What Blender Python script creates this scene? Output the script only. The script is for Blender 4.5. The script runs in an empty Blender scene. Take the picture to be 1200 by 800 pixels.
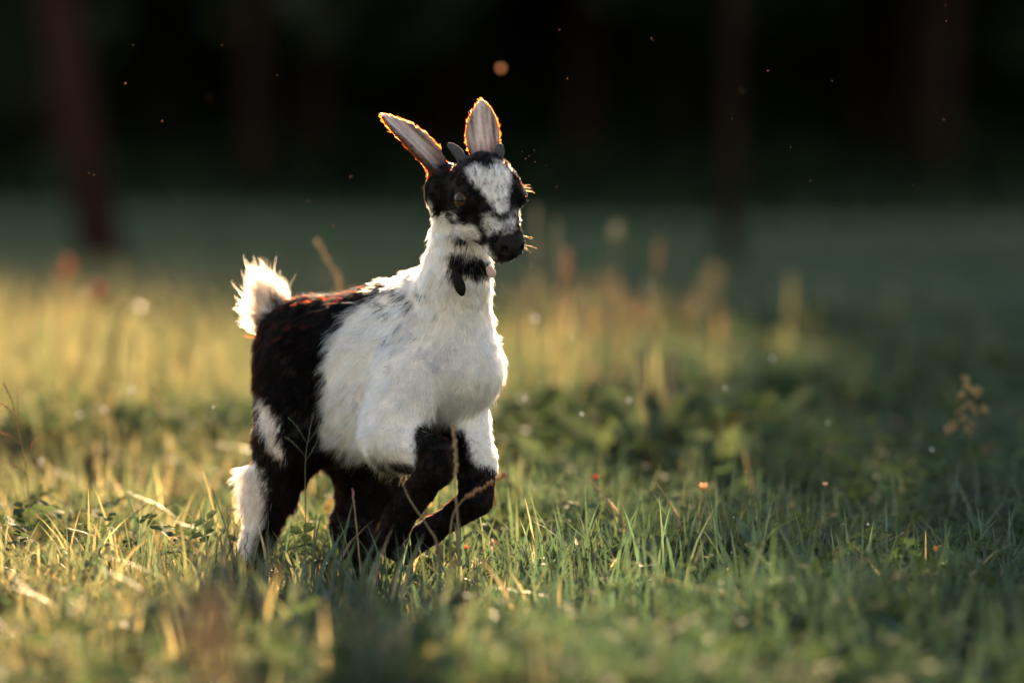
import bpy, math, random
import numpy as np
from mathutils import Vector

# ------------------------------------------------------------------ camera, sky, sun, exposure
scene = bpy.context.scene
FOC = 4500.0 / 1200.0 * 36.0          # 135 mm on a 36 mm sensor
CAM_D, CAM_H = 4.5, 0.5               # metres behind the kid, metres above the ground
cam_data = bpy.data.cameras.new("camera")
cam_data.sensor_width = 36.0
cam_data.lens = FOC
cam_data.shift_y = -220.0 / 1200.0
cam_data.clip_start = 0.05
cam_data.clip_end = 2000.0
cam_data.dof.use_dof = True
cam_data.dof.focus_distance = CAM_D - 0.10
cam_data.dof.aperture_fstop = 2.0
cam = bpy.data.objects.new("camera", cam_data)
scene.collection.objects.link(cam)
cam.location = (0, -CAM_D, CAM_H)
cam.rotation_euler = (math.radians(90), 0, 0)
scene.camera = cam

SUN_EL, SUN_AZ = math.radians(19.0), math.radians(3.5)   # azimuth: from +Y towards +X
world = bpy.data.worlds.new("World")
scene.world = world
world.use_nodes = True
wn = world.node_tree.nodes
wl = world.node_tree.links
bg = wn["Background"]
sky = wn.new("ShaderNodeTexSky")
sky.sky_type = 'NISHITA'
sky.sun_disc = False
sky.sun_elevation = SUN_EL
sky.sun_rotation = SUN_AZ
sky.air_density = 1.0
sky.dust_density = 0.6
sky.ozone_density = 0.3
bg.inputs[1].default_value = 0.05
wb = wn.new("ShaderNodeVectorMath")          # the photograph is balanced for open shade: the whole sky a touch warmer
wb.operation = 'MULTIPLY'
wb.inputs[1].default_value = (1.23, 1.0, 0.84)
wl.new(sky.outputs[0], wb.inputs[0])
wl.new(wb.outputs[0], bg.inputs[0])

sun_data = bpy.data.lights.new("sun", 'SUN')
sun_data.energy = 5.0
sun_data.angle = math.radians(0.5)
sun_data.color = (1.0, 0.69, 0.42)
sun = bpy.data.objects.new("sun", sun_data)
scene.collection.objects.link(sun)
sun_dir = Vector((math.sin(SUN_AZ) * math.cos(SUN_EL), math.cos(SUN_AZ) * math.cos(SUN_EL), math.sin(SUN_EL)))
sun.rotation_euler = sun_dir.to_track_quat('Z', 'Y').to_euler()
sun.location = (3, 20, 9)

vs = scene.view_settings
vs.view_transform = 'Standard'
vs.look = 'None'
vs.exposure = 2.8
vs.gamma = 1.0
vs.use_curve_mapping = False

scene.render.engine = 'CYCLES'
cy = scene.cycles
cy.max_bounces = 8
cy.diffuse_bounces = 3
cy.glossy_bounces = 3
cy.transmission_bounces = 6
cy.transparent_max_bounces = 8
cy.sample_clamp_indirect = 6.0
cy.sample_clamp_direct = 0.0
cy.caustics_reflective = False
cy.caustics_refractive = False
cy.use_denoising = True
try:
    scene.cycles_curves.shape = 'RIBBONS'
    scene.cycles_curves.subdivisions = 2
except Exception:
    pass

C = scene.collection
rng = np.random.default_rng(7)
random.seed(7)

# ------------------------------------------------------------------ helpers
def at(px, py, y=0.0):
    """World point at depth y that a spot of the photograph (1200 x 800) shows."""
    s = (CAM_D + y) / 4500.0
    return np.array(((px - 600.0) * s, y, CAM_H - (py - 180.0) * s))

def gz(x, y):
    """Height of the meadow."""
    x = np.asarray(x, float); y = np.asarray(y, float)
    far = np.clip((y - 4.0) / 8.0, 0, 1)
    return far * (0.05 * np.sin(y * 0.42 + 0.6 * np.sin(x * 0.3)) + 0.04 * np.sin(x * 0.55 + 1.3 + y * 0.11)) + 0.006 * np.sin(x * 9.0 + y * 4.0)

def mesh_from(name, verts, faces, cols=None, smooth=True):
    """faces: list of (k x n) integer arrays; cols: per-vertex rgb."""
    me = bpy.data.meshes.new(name)
    verts = np.ascontiguousarray(verts, np.float32)
    me.vertices.add(len(verts))
    me.vertices.foreach_set('co', verts.ravel())
    idx, start, tot, c = [], [], [], 0
    for f in faces:
        f = np.ascontiguousarray(f, np.int32)
        if len(f) == 0:
            continue
        k = f.shape[1]
        idx.append(f.ravel())
        start.append(c + np.arange(len(f)) * k)
        tot.append(np.full(len(f), k))
        c += f.size
    idx = np.concatenate(idx).astype(np.int32)
    start = np.concatenate(start).astype(np.int32)
    me.loops.add(len(idx))
    me.loops.foreach_set('vertex_index', idx)
    me.polygons.add(len(start))
    me.polygons.foreach_set('loop_start', start)
    if smooth:
        me.polygons.foreach_set('use_smooth', np.ones(len(start), bool))
    me.update(calc_edges=True)
    me.validate()
    if cols is not None:
        a = me.color_attributes.new('Col', 'FLOAT_COLOR', 'POINT')
        cc = np.ones((len(verts), 4), np.float32)
        cc[:, :3] = cols
        a.data.foreach_set('color', cc.ravel())
    return me

def link(name, data, mat=None, parent=None, **props):
    o = bpy.data.objects.new(name, data)
    C.objects.link(o)
    if mat is not None and data is not None:
        data.materials.clear() if hasattr(data, 'materials') else None
        data.materials.append(mat)
    if parent is not None:
        o.parent = parent
    for k, v in props.items():
        o[k] = v
    return o

def thing(name, label, cat, loc=(0, 0, 0), group=None):
    o = bpy.data.objects.new(name, None)
    C.objects.link(o)
    o.location = loc
    o.empty_display_size = 0.05
    o['label'] = label
    o['category'] = cat
    if group:
        o['group'] = group
    return o

def sn(x, y, s, ph=0.0):
    """Cheap smooth noise in [-1, 1]."""
    x = x * s; y = y * s
    return (np.sin(x * 1.3 + 1.7 * np.sin(y * 0.9 + ph)) + np.sin(y * 1.7 + 1.3 * np.sin(x * 1.1 + 2 * ph + 1)) + np.sin((x + y) * 0.8 + ph * 3)) / 3

class MB:
    """Collects simple shapes into one mesh."""
    def __init__(self):
        self.v, self.t, self.c, self.n = [], [], [], 0
    def add(self, v, t, col):
        v = np.asarray(v, float)
        self.v.append(v)
        self.t.append(np.asarray(t, int) + self.n)
        col = np.asarray(col, float)
        self.c.append(np.tile(col, (len(v), 1)) if col.ndim == 1 else col)
        self.n += len(v)
        return self
    def tube(self, pts, rad, col, sides=6):
        pts = np.asarray(pts, float)
        m = len(pts)
        rad = np.broadcast_to(np.asarray(rad, float), (m,))
        tan = np.gradient(pts, axis=0)
        tan /= np.linalg.norm(tan, axis=1)[:, None] + 1e-12
        ref = np.array((0.31, 0.93, 0.2))
        n1 = np.cross(tan, ref); n1 /= np.linalg.norm(n1, axis=1)[:, None] + 1e-12
        n2 = np.cross(tan, n1)
        a = np.arange(sides) / sides * 2 * math.pi
        ring = (np.cos(a)[None, :, None] * n1[:, None] + np.sin(a)[None, :, None] * n2[:, None]) * rad[:, None, None] + pts[:, None]
        v = ring.reshape(-1, 3)
        t = []
        for i in range(m - 1):
            for j in range(sides):
                p, q = i * sides + j, i * sides + (j + 1) % sides
                t += [(p, q, q + sides), (p, q + sides, p + sides)]
        v = np.vstack([v, pts[:1], pts[-1:]])
        for j in range(sides):
            t += [(m * sides, (j + 1) % sides, j), (m * sides + 1, (m - 1) * sides + j, (m - 1) * sides + (j + 1) % sides)]
        return self.add(v, t, col)
    def ball(self, c, r, col, nu=8, nv=5, axes=None):
        c = np.asarray(c, float)
        r = np.broadcast_to(np.asarray(r, float), (3,))
        v = [(0, 0, 1)]
        for i in range(1, nv):
            th = math.pi * i / nv
            for j in range(nu):
                ph = 2 * math.pi * j / nu
                v.append((math.sin(th) * math.cos(ph), math.sin(th) * math.sin(ph), math.cos(th)))
        v.append((0, 0, -1))
        t = []
        for j in range(nu):
            t.append((0, 1 + j, 1 + (j + 1) % nu))
        for i in range(nv - 2):
            for j in range(nu):
                p, q = 1 + i * nu + j, 1 + i * nu + (j + 1) % nu
                t += [(p, p + nu, q + nu), (p, q + nu, q)]
        b = 1 + (nv - 2) * nu
        for j in range(nu):
            t.append((b + j, len(v) - 1, b + (j + 1) % nu))
        v = np.array(v) * r
        if axes is not None:
            v = v @ np.asarray(axes)
        return self.add(v + c, t, col)
    def leaf(self, base, direc, normal, length, width, col, curl=0.25, segs=5, fold=0.25):
        d = np.asarray(direc, float); d = d / np.linalg.norm(d)
        n = np.asarray(normal, float); n = n - d * n.dot(d); n /= np.linalg.norm(n) + 1e-9
        s = np.cross(d, n)
        v, t = [], []
        for i in range(segs + 1):
            u = i / segs
            w = width * 0.5 * (math.sin(math.pi * min(0.98, u * 0.9 + 0.06)) ** 0.8)
            p = np.asarray(base) + d * length * (u - 0.25 * curl * u * u) - n * length * curl * u * u * 0.8
            v += [p - s * w + n * w * fold, p, p + s * w + n * w * fold]
            if i < segs:
                k = i * 3
                t += [(k, k + 1, k + 4), (k, k + 4, k + 3), (k + 1, k + 2, k + 5), (k + 1, k + 5, k + 4)]
        return self.add(v, t, col)
    def mesh(self, name, smooth=True):
        return mesh_from(name, np.vstack(self.v), [np.vstack(self.t)], np.vstack(self.c), smooth)

def srgb(r, g, b):
    f = lambda c: (c / 255 / 12.92) if c <= 10 else ((c / 255 + 0.055) / 1.055) ** 2.4
    return np.array((f(r), f(g), f(b)))

# ------------------------------------------------------------------ materials
def new_mat(name):
    m = bpy.data.materials.new(name)
    m.use_nodes = True
    nt = m.node_tree
    nt.nodes.clear()
    out = nt.nodes.new('ShaderNodeOutputMaterial')
    return m, nt, out

def N(nt, kind, **inp):
    n = nt.nodes.new(kind)
    for k, v in inp.items():
        k2 = k.replace('_', ' ')
        n.inputs[k2].default_value = v
    return n

def leafy(name, trans=0.45, gloss=0.05, rough=0.35, noise=30.0, amount=0.35, tint=(1, 1, 1), ttint=(1.22, 1.18, 0.78)):
    """Thin plant tissue: colour attribute, slight mottling, light passes through."""
    m, nt, out = new_mat(name)
    L = nt.links
    at_ = nt.nodes.new('ShaderNodeAttribute'); at_.attribute_name = 'Col'
    tc = nt.nodes.new('ShaderNodeTexCoord')
    nz = N(nt, 'ShaderNodeTexNoise', Scale=noise, Detail=2.0)
    L.new(tc.outputs['Object'], nz.inputs['Vector'])
    mr = nt.nodes.new('ShaderNodeMapRange')
    mr.inputs[1].default_value = 0.3; mr.inputs[2].default_value = 0.7
    mr.inputs[3].default_value = 1 - amount; mr.inputs[4].default_value = 1 + amount
    L.new(nz.outputs['Fac'], mr.inputs[0])
    mul = nt.nodes.new('ShaderNodeVectorMath'); mul.operation = 'SCALE'
    L.new(at_.outputs['Color'], mul.inputs[0]); L.new(mr.outputs[0], mul.inputs['Scale'])
    mt = nt.nodes.new('ShaderNodeVectorMath'); mt.operation = 'MULTIPLY'
    L.new(mul.outputs[0], mt.inputs[0]); mt.inputs[1].default_value = tint
    tt = nt.nodes.new('ShaderNodeVectorMath'); tt.operation = 'MULTIPLY'
    L.new(mt.outputs[0], tt.inputs[0]); tt.inputs[1].default_value = ttint
    d = nt.nodes.new('ShaderNodeBsdfDiffuse'); L.new(mt.outputs[0], d.inputs['Color'])
    t = nt.nodes.new('ShaderNodeBsdfTranslucent'); L.new(tt.outputs[0], t.inputs['Color'])
    g = nt.nodes.new('ShaderNodeBsdfGlossy'); g.inputs['Roughness'].default_value = rough
    g.inputs['Color'].default_value = (0.9, 0.9, 0.85, 1)
    m1 = nt.nodes.new('ShaderNodeMixShader'); m1.inputs[0].default_value = trans
    L.new(d.outputs[0], m1.inputs[1]); L.new(t.outputs[0], m1.inputs[2])
    m2 = nt.nodes.new('ShaderNodeMixShader'); m2.inputs[0].default_value = gloss
    L.new(m1.outputs[0], m2.inputs[1]); L.new(g.outputs[0], m2.inputs[2])
    L.new(m2.outputs[0], out.inputs[0])
    return m

def plain(name, color=None, rough=0.8, noise=40.0, amount=0.3, bump=0.0, spec=0.3, attr=False, stretch=(1, 1, 1)):
    m, nt, out = new_mat(name)
    L = nt.links
    p = nt.nodes.new('ShaderNodeBsdfPrincipled')
    p.inputs['Roughness'].default_value = rough
    p.inputs['Specular IOR Level'].default_value = spec
    tc = nt.nodes.new('ShaderNodeTexCoord')
    mp = nt.nodes.new('ShaderNodeMapping'); mp.inputs['Scale'].default_value = stretch
    L.new(tc.outputs['Object'], mp.inputs[0])
    nz = N(nt, 'ShaderNodeTexNoise', Scale=noise, Detail=4.0)
    L.new(mp.outputs[0], nz.inputs['Vector'])
    mr = nt.nodes.new('ShaderNodeMapRange')
    mr.inputs[1].default_value = 0.25; mr.inputs[2].default_value = 0.75
    mr.inputs[3].default_value = 1 - amount; mr.inputs[4].default_value = 1 + amount
    L.new(nz.outputs['Fac'], mr.inputs[0])
    mul = nt.nodes.new('ShaderNodeVectorMath'); mul.operation = 'SCALE'
    if attr:
        a = nt.nodes.new('ShaderNodeAttribute'); a.attribute_name = 'Col'
        L.new(a.outputs['Color'], mul.inputs[0])
    else:
        mul.inputs[0].default_value = color
    L.new(mr.outputs[0], mul.inputs['Scale'])
    L.new(mul.outputs[0], p.inputs['Base Color'])
    if bump:
        b = nt.nodes.new('ShaderNodeBump'); b.inputs['Strength'].default_value = bump
        b.inputs['Distance'].default_value = 0.01
        L.new(nz.outputs['Fac'], b.inputs['Height']); L.new(b.outputs[0], p.inputs['Normal'])
    L.new(p.outputs[0], out.inputs[0])
    return m

M = {}
M['grass'] = leafy('grass_blade', 0.5, 0.05, 0.38)
M['leaf'] = leafy('weed_leaf', 0.4, 0.012, 0.5, 60)
M['gloom'] = leafy('undergrowth_leaf', 0.05, 0.0, 0.5, 3)
M['tree_leaf'] = leafy('tree_leaf', 0.35, 0.04, 0.4, 3)
M['petal'] = leafy('petal', 0.5, 0.02, 0.5, 200, 0.15, ttint=(1.1, 1, 0.9))
M['straw'] = leafy('dry_stalk', 0.35, 0.06, 0.4, 80, ttint=(1.2, 1, 0.8))
M['bark'] = plain('bark', (0.022, 0.012, 0.009), 0.95, 6.0, 0.5, 0.8, 0.1, stretch=(1, 1, 0.25))
M['soil'] = plain('meadow_soil', attr=True, rough=1.0, noise=18.0, amount=0.4, spec=0.05)
M['skin'] = plain('goat_skin', attr=True, rough=0.7, noise=150.0, amount=0.1, spec=0.15)
def thin_skin():
    m = M['skin']; nt = m.node_tree; L = nt.links
    out = next(n for n in nt.nodes if n.type == 'OUTPUT_MATERIAL'); p = next(n for n in nt.nodes if n.type == 'BSDF_PRINCIPLED')
    t = nt.nodes.new('ShaderNodeBsdfTranslucent'); t.inputs[0].default_value = (0.8, 0.36, 0.2, 1)
    mx = nt.nodes.new('ShaderNodeMixShader'); at2 = nt.nodes.new('ShaderNodeAttribute'); at2.attribute_name = 'Col'
    iv = nt.nodes.new('ShaderNodeMath'); iv.operation = 'SUBTRACT'; iv.inputs[0].default_value = 1.0
    L.new(at2.outputs['Alpha'], iv.inputs[1]); L.new(iv.outputs[0], mx.inputs[0])
    L.new(p.outputs[0], mx.inputs[1]); L.new(t.outputs[0], mx.inputs[2]); L.new(mx.outputs[0], out.inputs[0])
thin_skin()
M['horn'] = plain('horn', (0.065, 0.06, 0.055), 0.95, 120.0, 0.3, 0.4, 0.4, stretch=(1, 1, 3))
M['hoof'] = plain('hoof', (0.02, 0.017, 0.014), 0.5, 80.0, 0.3)
M['eye'] = plain('eye_iris', (0.055, 0.027, 0.011), 0.12, 300.0, 0.4, 0, 0.2)
M['pupil'] = plain('eye_pupil', (0.003, 0.003, 0.003), 0.06, 50.0, 0.1, 0, 0.4)
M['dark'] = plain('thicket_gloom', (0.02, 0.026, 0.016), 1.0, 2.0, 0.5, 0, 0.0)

def fur_mat():
    m, nt, out = new_mat('fur')
    L = nt.links
    a = nt.nodes.new('ShaderNodeAttribute'); a.attribute_name = 'strand_color'
    h = nt.nodes.new('ShaderNodeBsdfHairPrincipled')
    h.model = 'CHIANG'
    h.parametrization = 'ABSORPTION'
    h.inputs['Roughness'].default_value = 0.35
    h.inputs['Radial Roughness'].default_value = 0.6
    mr = nt.nodes.new('ShaderNodeMapRange'); mr.inputs[1].default_value = 0.0; mr.inputs[2].default_value = 1.0
    mr.inputs[3].default_value = 1.5; mr.inputs[4].default_value = 1.2
    L.new(a.outputs['Fac'], mr.inputs[0]); L.new(mr.outputs[0], h.inputs['IOR'])
    h.inputs['Coat'].default_value = 0.0
    h.inputs['Random Roughness'].default_value = 0.2
    L.new(a.outputs['Color'], h.inputs['Absorption Coefficient'])
    L.new(h.outputs[0], out.inputs[0])
    return m
M['fur'] = fur_mat()

# ------------------------------------------------------------------ ground
def make_ground():
    ys = np.concatenate([np.linspace(-40, -3, 20), np.linspace(-2.8, 8, 70), 8 + np.geomspace(0.2, 600, 90)])
    xs = np.concatenate([-np.geomspace(0.2, 500, 60)[::-1], [0], np.geomspace(0.2, 500, 60)])
    X, Y = np.meshgrid(xs, ys)
    Z = gz(X, Y) - 0.004
    v = np.stack([X, Y, Z], -1).reshape(-1, 3)
    w = len(xs)
    i, j = np.meshgrid(np.arange(w - 1), np.arange(len(ys) - 1))
    a = (j * w + i).ravel()
    q = np.stack([a, a + 1, a + 1 + w, a + w], 1)
    col = np.tile(np.array((0.035, 0.04, 0.022)), (len(v), 1))
    far = np.clip((v[:, 1] - 6) / 10, 0, 1)[:, None]
    col = col * (1 - far) + np.array((0.046, 0.074, 0.042)) * far
    col *= (1 + 0.4 * sn(v[:, 0], v[:, 1], 0.4, 1.9) * far[:, 0])[:, None]
    link('meadow_ground', mesh_from('meadow_ground', v, [q], col), M['soil'], kind='structure')
make_ground()

# ------------------------------------------------------------------ trees
def crown_mesh(name, seed, R, H, n, leaf, col, hollow=0.35):
    r = np.random.default_rng(seed)
    k = 26
    cc = r.normal(size=(k, 3)); cc /= np.linalg.norm(cc, axis=1)[:, None]
    cc *= r.uniform(0.35, 0.95, (k, 1)); cc *= (R, R, H / 2)
    cs = r.uniform(0.25, 0.5, k) * R
    which = r.integers(0, k, n)
    d = r.normal(size=(n, 3)); d /= np.linalg.norm(d, axis=1)[:, None]
    p = cc[which] + d * (cs[which] * r.uniform(hollow, 1, n) ** 0.6)[:, None] * (1, 1, 0.75)
    p[:, 2] += H / 2
    nrm = d + r.normal(size=(n, 3)) * 0.7; nrm /= np.linalg.norm(nrm, axis=1)[:, None]
    t = np.cross(nrm, r.normal(size=(n, 3))); t /= np.linalg.norm(t, axis=1)[:, None]
    b = np.cross(nrm, t)
    s = leaf * r.uniform(0.6, 1.3, n)[:, None]
    v = np.stack([p - t * s * 0.5, p - b * s * 0.32 + nrm * s * 0.06, p + t * s * 0.5, p + b * s * 0.32 + nrm * s * 0.06], 1).reshape(-1, 3)
    q = np.arange(n * 4).reshape(-1, 4)
    c = np.repeat(np.asarray(col) * r.uniform(0.6, 1.4, (n, 1)) * (1 + r.normal(size=(n, 3)) * 0.06), 4, axis=0)
    return mesh_from(name, v, [q], np.clip(c, 0.005, 1))

def trunk_mesh(name, seed, h, r0, lean=0.05, limbs=5, cb=0.4, spread=1.0):
    r = np.random.default_rng(seed)
    b = MB()
    m = 10
    z = np.linspace(-0.1, h, m)
    ang = r.uniform(0, 6.28)
    off = np.cumsum(r.normal(size=(m, 2)) * 0.02 * h / 10, axis=0)
    pts = np.stack([math.cos(ang) * lean * z + off[:, 0], math.sin(ang) * lean * z + off[:, 1], z], 1)
    pts[0, :2] = 0
    rad = r0 * (1 - 0.8 * (z / h).clip(0, 1)); rad[0] = r0 * 1.5
    col = np.array((0.1, 0.06, 0.04))
    b.tube(pts, rad, col, 10)
    for i in range(limbs):
        u = cb + (0.95 - cb) * (i + r.uniform(0, 0.7)) / limbs
        k = u * (m - 1); k0 = int(k); f = k - k0
        p = pts[k0] * (1 - f) + pts[min(m - 1, k0 + 1)] * f
        a = r.uniform(0, 6.28)
        L = spread * r.uniform(0.6, 1.0)
        q = np.array([p + np.array((math.cos(a) * L * s, math.sin(a) * L * s, L * 0.6 * s + 0.1 * math.sin(3 * s))) for s in np.linspace(0, 1, 5)])
        b.tube(q, np.linspace(r0 * 0.4, r0 * 0.08, 5), col, 6)
    return b.mesh(name)

crowns = [crown_mesh('crown_%s' % 'abc'[i], 20 + i, 2.6, 6.5, 7500, 0.34, (0.034, 0.058, 0.034)) for i in range(3)]
trunks = [trunk_mesh('trunk_%s' % 'abc'[i], 40 + i, 7.5, 0.11, 0.04, 7, 0.35, 1.9) for i in range(3)]

def tree(x, y, label, trunk, crown, base, s=1.0, rz=0.0, sc=1.0, group=None, name='wood_tree'):
    t = thing(name, label, 'tree', (x, y, float(gz(x, y))), group)
    t.rotation_euler = (0, 0, rz)
    o = link('trunk', trunk, None, t); o.scale = (s, s, s)
    o = link('crown', crown, None, t); o.location = (0, 0, base); o.scale = (sc, sc, sc)
    return t
for me in crowns: me.materials.append(M['tree_leaf'])
for me in trunks: me.materials.append(M['bark'])

def wood():
    r = np.random.default_rng(5)
    g = 'trees of the dark wood behind the meadow'
    k = 0
    for x in (-11.5, -6.5, -2.6, 4.4, 8.6, 13.0):
        s = r.uniform(1.1, 1.25)
        tree(x, 35 + r.uniform(-1, 1), 'dark blurred leafy tree in the wood along the far edge of the meadow', trunks[k % 3], crowns[k % 3], 1.95 * s, s, r.uniform(0, 6.28), s * 1.1, g)
        k += 1
    for row, (y, xs) in enumerate(((40, np.arange(-13, 14, 3.6)), (44.5, np.arange(-15, 16, 3.4)), (49, np.arange(-16, 17, 3.6)))):
        for x in xs:
            x2, y2 = x + r.uniform(-0.9, 0.9), y + r.uniform(-1.2, 1.2)
            s = r.uniform(1.38, 1.74)
            tree(x2, y2, 'dark blurred leafy tree in the wood along the far edge of the meadow',
                 trunks[k % 3], crowns[(k * 2 + row) % 3], (0.7 + 0.3 * row + r.uniform(-0.35, 0.25)) * s, s, r.uniform(0, 6.28), s * 1.05, g)
            k += 1
wood()

def bank_z(x, y):
    t = np.clip((y - 50.0) / 14.0, 0, 1)
    return (3 * t ** 2 - 2 * t ** 3) * (8.0 + 0.6 * np.sin(x * 0.21) + 0.4 * np.sin(x * 0.53 + 1))

def thicket():
    """Rising bank added behind the first trees to block the low sun, with the undergrowth that closes the view under the crowns."""
    xs = np.linspace(-120, 120, 121); ys = np.linspace(49, 110, 50)
    X, Y = np.meshgrid(xs, ys)
    v = np.stack([X, Y, bank_z(X, Y) - 0.15], -1).reshape(-1, 3)
    i, j = np.meshgrid(np.arange(120), np.arange(49)); a = (j * 121 + i).ravel()
    link('added_shade_bank', mesh_from('added_shade_bank', v, [np.stack([a, a + 1, a + 122, a + 121], 1)]), M['dark'], kind='structure')  # added bank, raised to keep the low sun off the undergrowth
    r = np.random.default_rng(12)
    n = 48000
    x = r.uniform(-24, 24, n)
    y = np.concatenate([46 + 14 * r.uniform(0, 1, 26000), 46 - 22 * r.uniform(0, 1, 22000) ** 1.7])  # dark leaves in front thicken toward the wood, imitating its deepening shade
    low = y < 46
    hgt = np.clip(1.6 + 1.2 * sn(x, y, 0.9, .3), 0.3, 3) * np.where(low, 0.06 + 0.75 * np.clip((y - 26) / 20, 0, 1) ** 1.5, 1)
    z = np.where(y > 50, bank_z(x, y), gz(x, y)) + r.uniform(0, 1, n) ** 1.3 * hgt
    p = np.stack([x, y, z], 1)
    d = r.normal(size=(n, 3)); d /= np.linalg.norm(d, axis=1)[:, None]
    t = np.cross(d, r.normal(size=(n, 3))); t /= np.linalg.norm(t, axis=1)[:, None]
    b = np.cross(d, t)
    s = (r.uniform(0.2, 0.45, n) * np.where(low, 0.6, 1))[:, None]
    v = np.stack([p - t * s * .5, p - b * s * .35, p + t * s * .5, p + b * s * .35], 1).reshape(-1, 3)
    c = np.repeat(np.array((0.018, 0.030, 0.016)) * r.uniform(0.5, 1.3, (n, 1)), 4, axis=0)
    link('undergrowth_and_shade', mesh_from('undergrowth_and_shade', v, [np.arange(n * 4).reshape(-1, 4)], c), M['gloom'],
         kind='stuff', label='dark undergrowth beneath the trees, with dark leaves added over the meadow edge as its shade', category='undergrowth')
thicket()

# two lone trees whose trunks stand blurred in the meadow, crowns high above the frame
tall_trunk = trunk_mesh('tall_trunk', 61, 9.0, 0.036, -0.03, 6, 0.62, 2.0); tall_trunk.materials.append(M['bark'])
b_ = MB(); zz = np.linspace(-0.1, 7.5, 14)
b_.tube(np.stack([-0.20 * zz + 0.012 * zz ** 2, 0.02 * zz, zz], 1), 0.10 - 0.009 * zz, (0.13, 0.06, 0.04), 10)
for i, (u, a) in enumerate(((5.0, 0.3), (5.6, 2.2), (6.2, 4.1), (6.8, 5.5))):
    p = np.array((-0.20 * u + 0.012 * u * u, 0.02 * u, u))
    b_.tube([p + np.array((math.cos(a) * s, math.sin(a) * s, 0.7 * s)) for s in np.linspace(0, 1.8, 5)], np.linspace(0.035, 0.01, 5), (0.13, 0.06, 0.04), 6)
leaning = b_.mesh('leaning_trunk'); leaning.materials.append(plain('reddish_bark', (0.026, 0.011, 0.008), 0.95, 6.0, 0.5, 0.8, 0.1, stretch=(1, 1, 0.25)))
tree(-1.70, 11.6, 'reddish brown leaning tree trunk blurred at the left of the meadow', leaning, crowns[1], 5.2, 1.0, 0.0, 0.62, None, 'leaning_tree')
tree(0.98, 12.8, 'thin dark upright tree trunk blurred right of centre in the meadow', tall_trunk, crowns[2], 5.8, 1.0, 1.0, 0.6, None, 'slender_tree')
# trees right of the frame that shade the right half of the meadow
shade_crown = crown_mesh('shade_crown', 29, 2.5, 6.0, 20000, 0.24, (0.032, 0.048, 0.022), 0.1); shade_crown.materials.append(M['tree_leaf'])
tree(3.95, 15.0, 'leafy tree outside the picture on the right shading the meadow', trunks[0], shade_crown, 2.0, 0.85, 0.6, 0.95, None, 'shade_tree')
tree(3.0, 11.5, 'small leafy tree just outside the right edge of the picture', trunks[1], shade_crown, 1.7, 0.55, 2.1, 0.58, None, 'shade_tree')
tree(3.55, 19.5, 'leafy tree outside the picture on the right between two others', trunks[1], shade_crown, 2.0, 0.85, 3.3, 0.95, None, 'shade_tree')
tree(2.85, 15.3, 'tall unseen tree added on the right, its high crown shading the near grass', tall_trunk, crowns[0], 5.3, 1.0, 0.4, 0.58, None, 'shade_tree')  # added out of view, crown height set to shade the lower right grass
tree(4.9, 24.0, 'farther leafy tree outside the picture on the right', trunks[2], shade_crown, 2.2, 0.95, 4.0, 1.05, None, 'shade_tree')

# ------------------------------------------------------------------ grass
GREEN = np.array((0.050, 0.092, 0.056))
DEEP = np.array((0.024, 0.050, 0.039))
OLIVE = np.array((0.15, 0.15, 0.085))
DRY = np.array((0.34, 0.275, 0.16))

def blades(x, y, h, w, col, ts, r, lean=0.35):
    n = len(x)
    az = r.uniform(0, 2 * math.pi, n)
    face = r.uniform(0, math.pi, n)
    ln = np.abs(r.normal(size=n)) * lean + 0.05
    ts = np.asarray(ts)
    prof = np.interp(ts, [0, 0.35, 0.7, 1], [0.75, 1.0, 0.62, 0.0])
    base = np.stack([x, y, gz(x, y) - 0.004], 1)
    ld = np.stack([np.cos(az), np.sin(az), 0 * az], 1)
    sd = np.stack([np.cos(face), np.sin(face), 0 * face], 1)
    vs_, m = [], len(ts)
    for i, t in enumerate(ts):
        drop = 1 - 0.28 * np.minimum(ln, 1.3) * t
        p = base + ld * (h * ln * t ** 1.8)[:, None]
        p[:, 2] += h * t * drop
        if i < m - 1:
            vs_.append(p - sd * (w * prof[i] * 0.5)[:, None])
            vs_.append(p + sd * (w * prof[i] * 0.5)[:, None])
        else:
            vs_.append(p)
    k = len(vs_)
    v = np.stack(vs_, 1).reshape(-1, 3)
    o = (np.arange(n) * k)[:, None]
    tr = []
    for i in range(m - 2):
        a = 2 * i
        tr += [o + np.array([[a, a + 1, a + 3]]), o + np.array([[a, a + 3, a + 2]])]
    a = 2 * (m - 2)
    tr.append(o + np.array([[a, a + 1, a + 2]]))
    shade = np.concatenate([[f, f] if i < m - 1 else [f] for i, f in enumerate(np.ones(m))])
    c = (col[:, None, :] * shade[None, :, None]).reshape(-1, 3)
    return v, np.vstack(tr), c

def spread(n, d0, d1, extra, r, power=1.0):
    d = d0 + (d1 - d0) * r.uniform(0, 1, n) ** power
    hw = 0.1334 * d + extra
    x = r.uniform(-1, 1, n) * hw
    return x, d - CAM_D

def grass_color(x, y, r, dry_sunlit_left=True):
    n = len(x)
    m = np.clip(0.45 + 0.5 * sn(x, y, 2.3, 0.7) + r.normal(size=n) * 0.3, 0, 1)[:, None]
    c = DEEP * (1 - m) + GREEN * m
    ol = np.clip(0.10 + 0.30 * sn(x, y, 1.1, 2.1) - 0.5 * x / (0.13 * (y + CAM_D)) + r.normal(size=n) * 0.25, 0, 1)[:, None]  # olive and dry blades increase leftward, partly painting in the golden backlight
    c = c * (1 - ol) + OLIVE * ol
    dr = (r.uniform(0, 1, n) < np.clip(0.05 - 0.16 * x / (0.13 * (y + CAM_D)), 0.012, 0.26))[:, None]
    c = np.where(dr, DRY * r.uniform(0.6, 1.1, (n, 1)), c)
    return c * r.uniform(0.75, 1.3, (n, 1))

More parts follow.
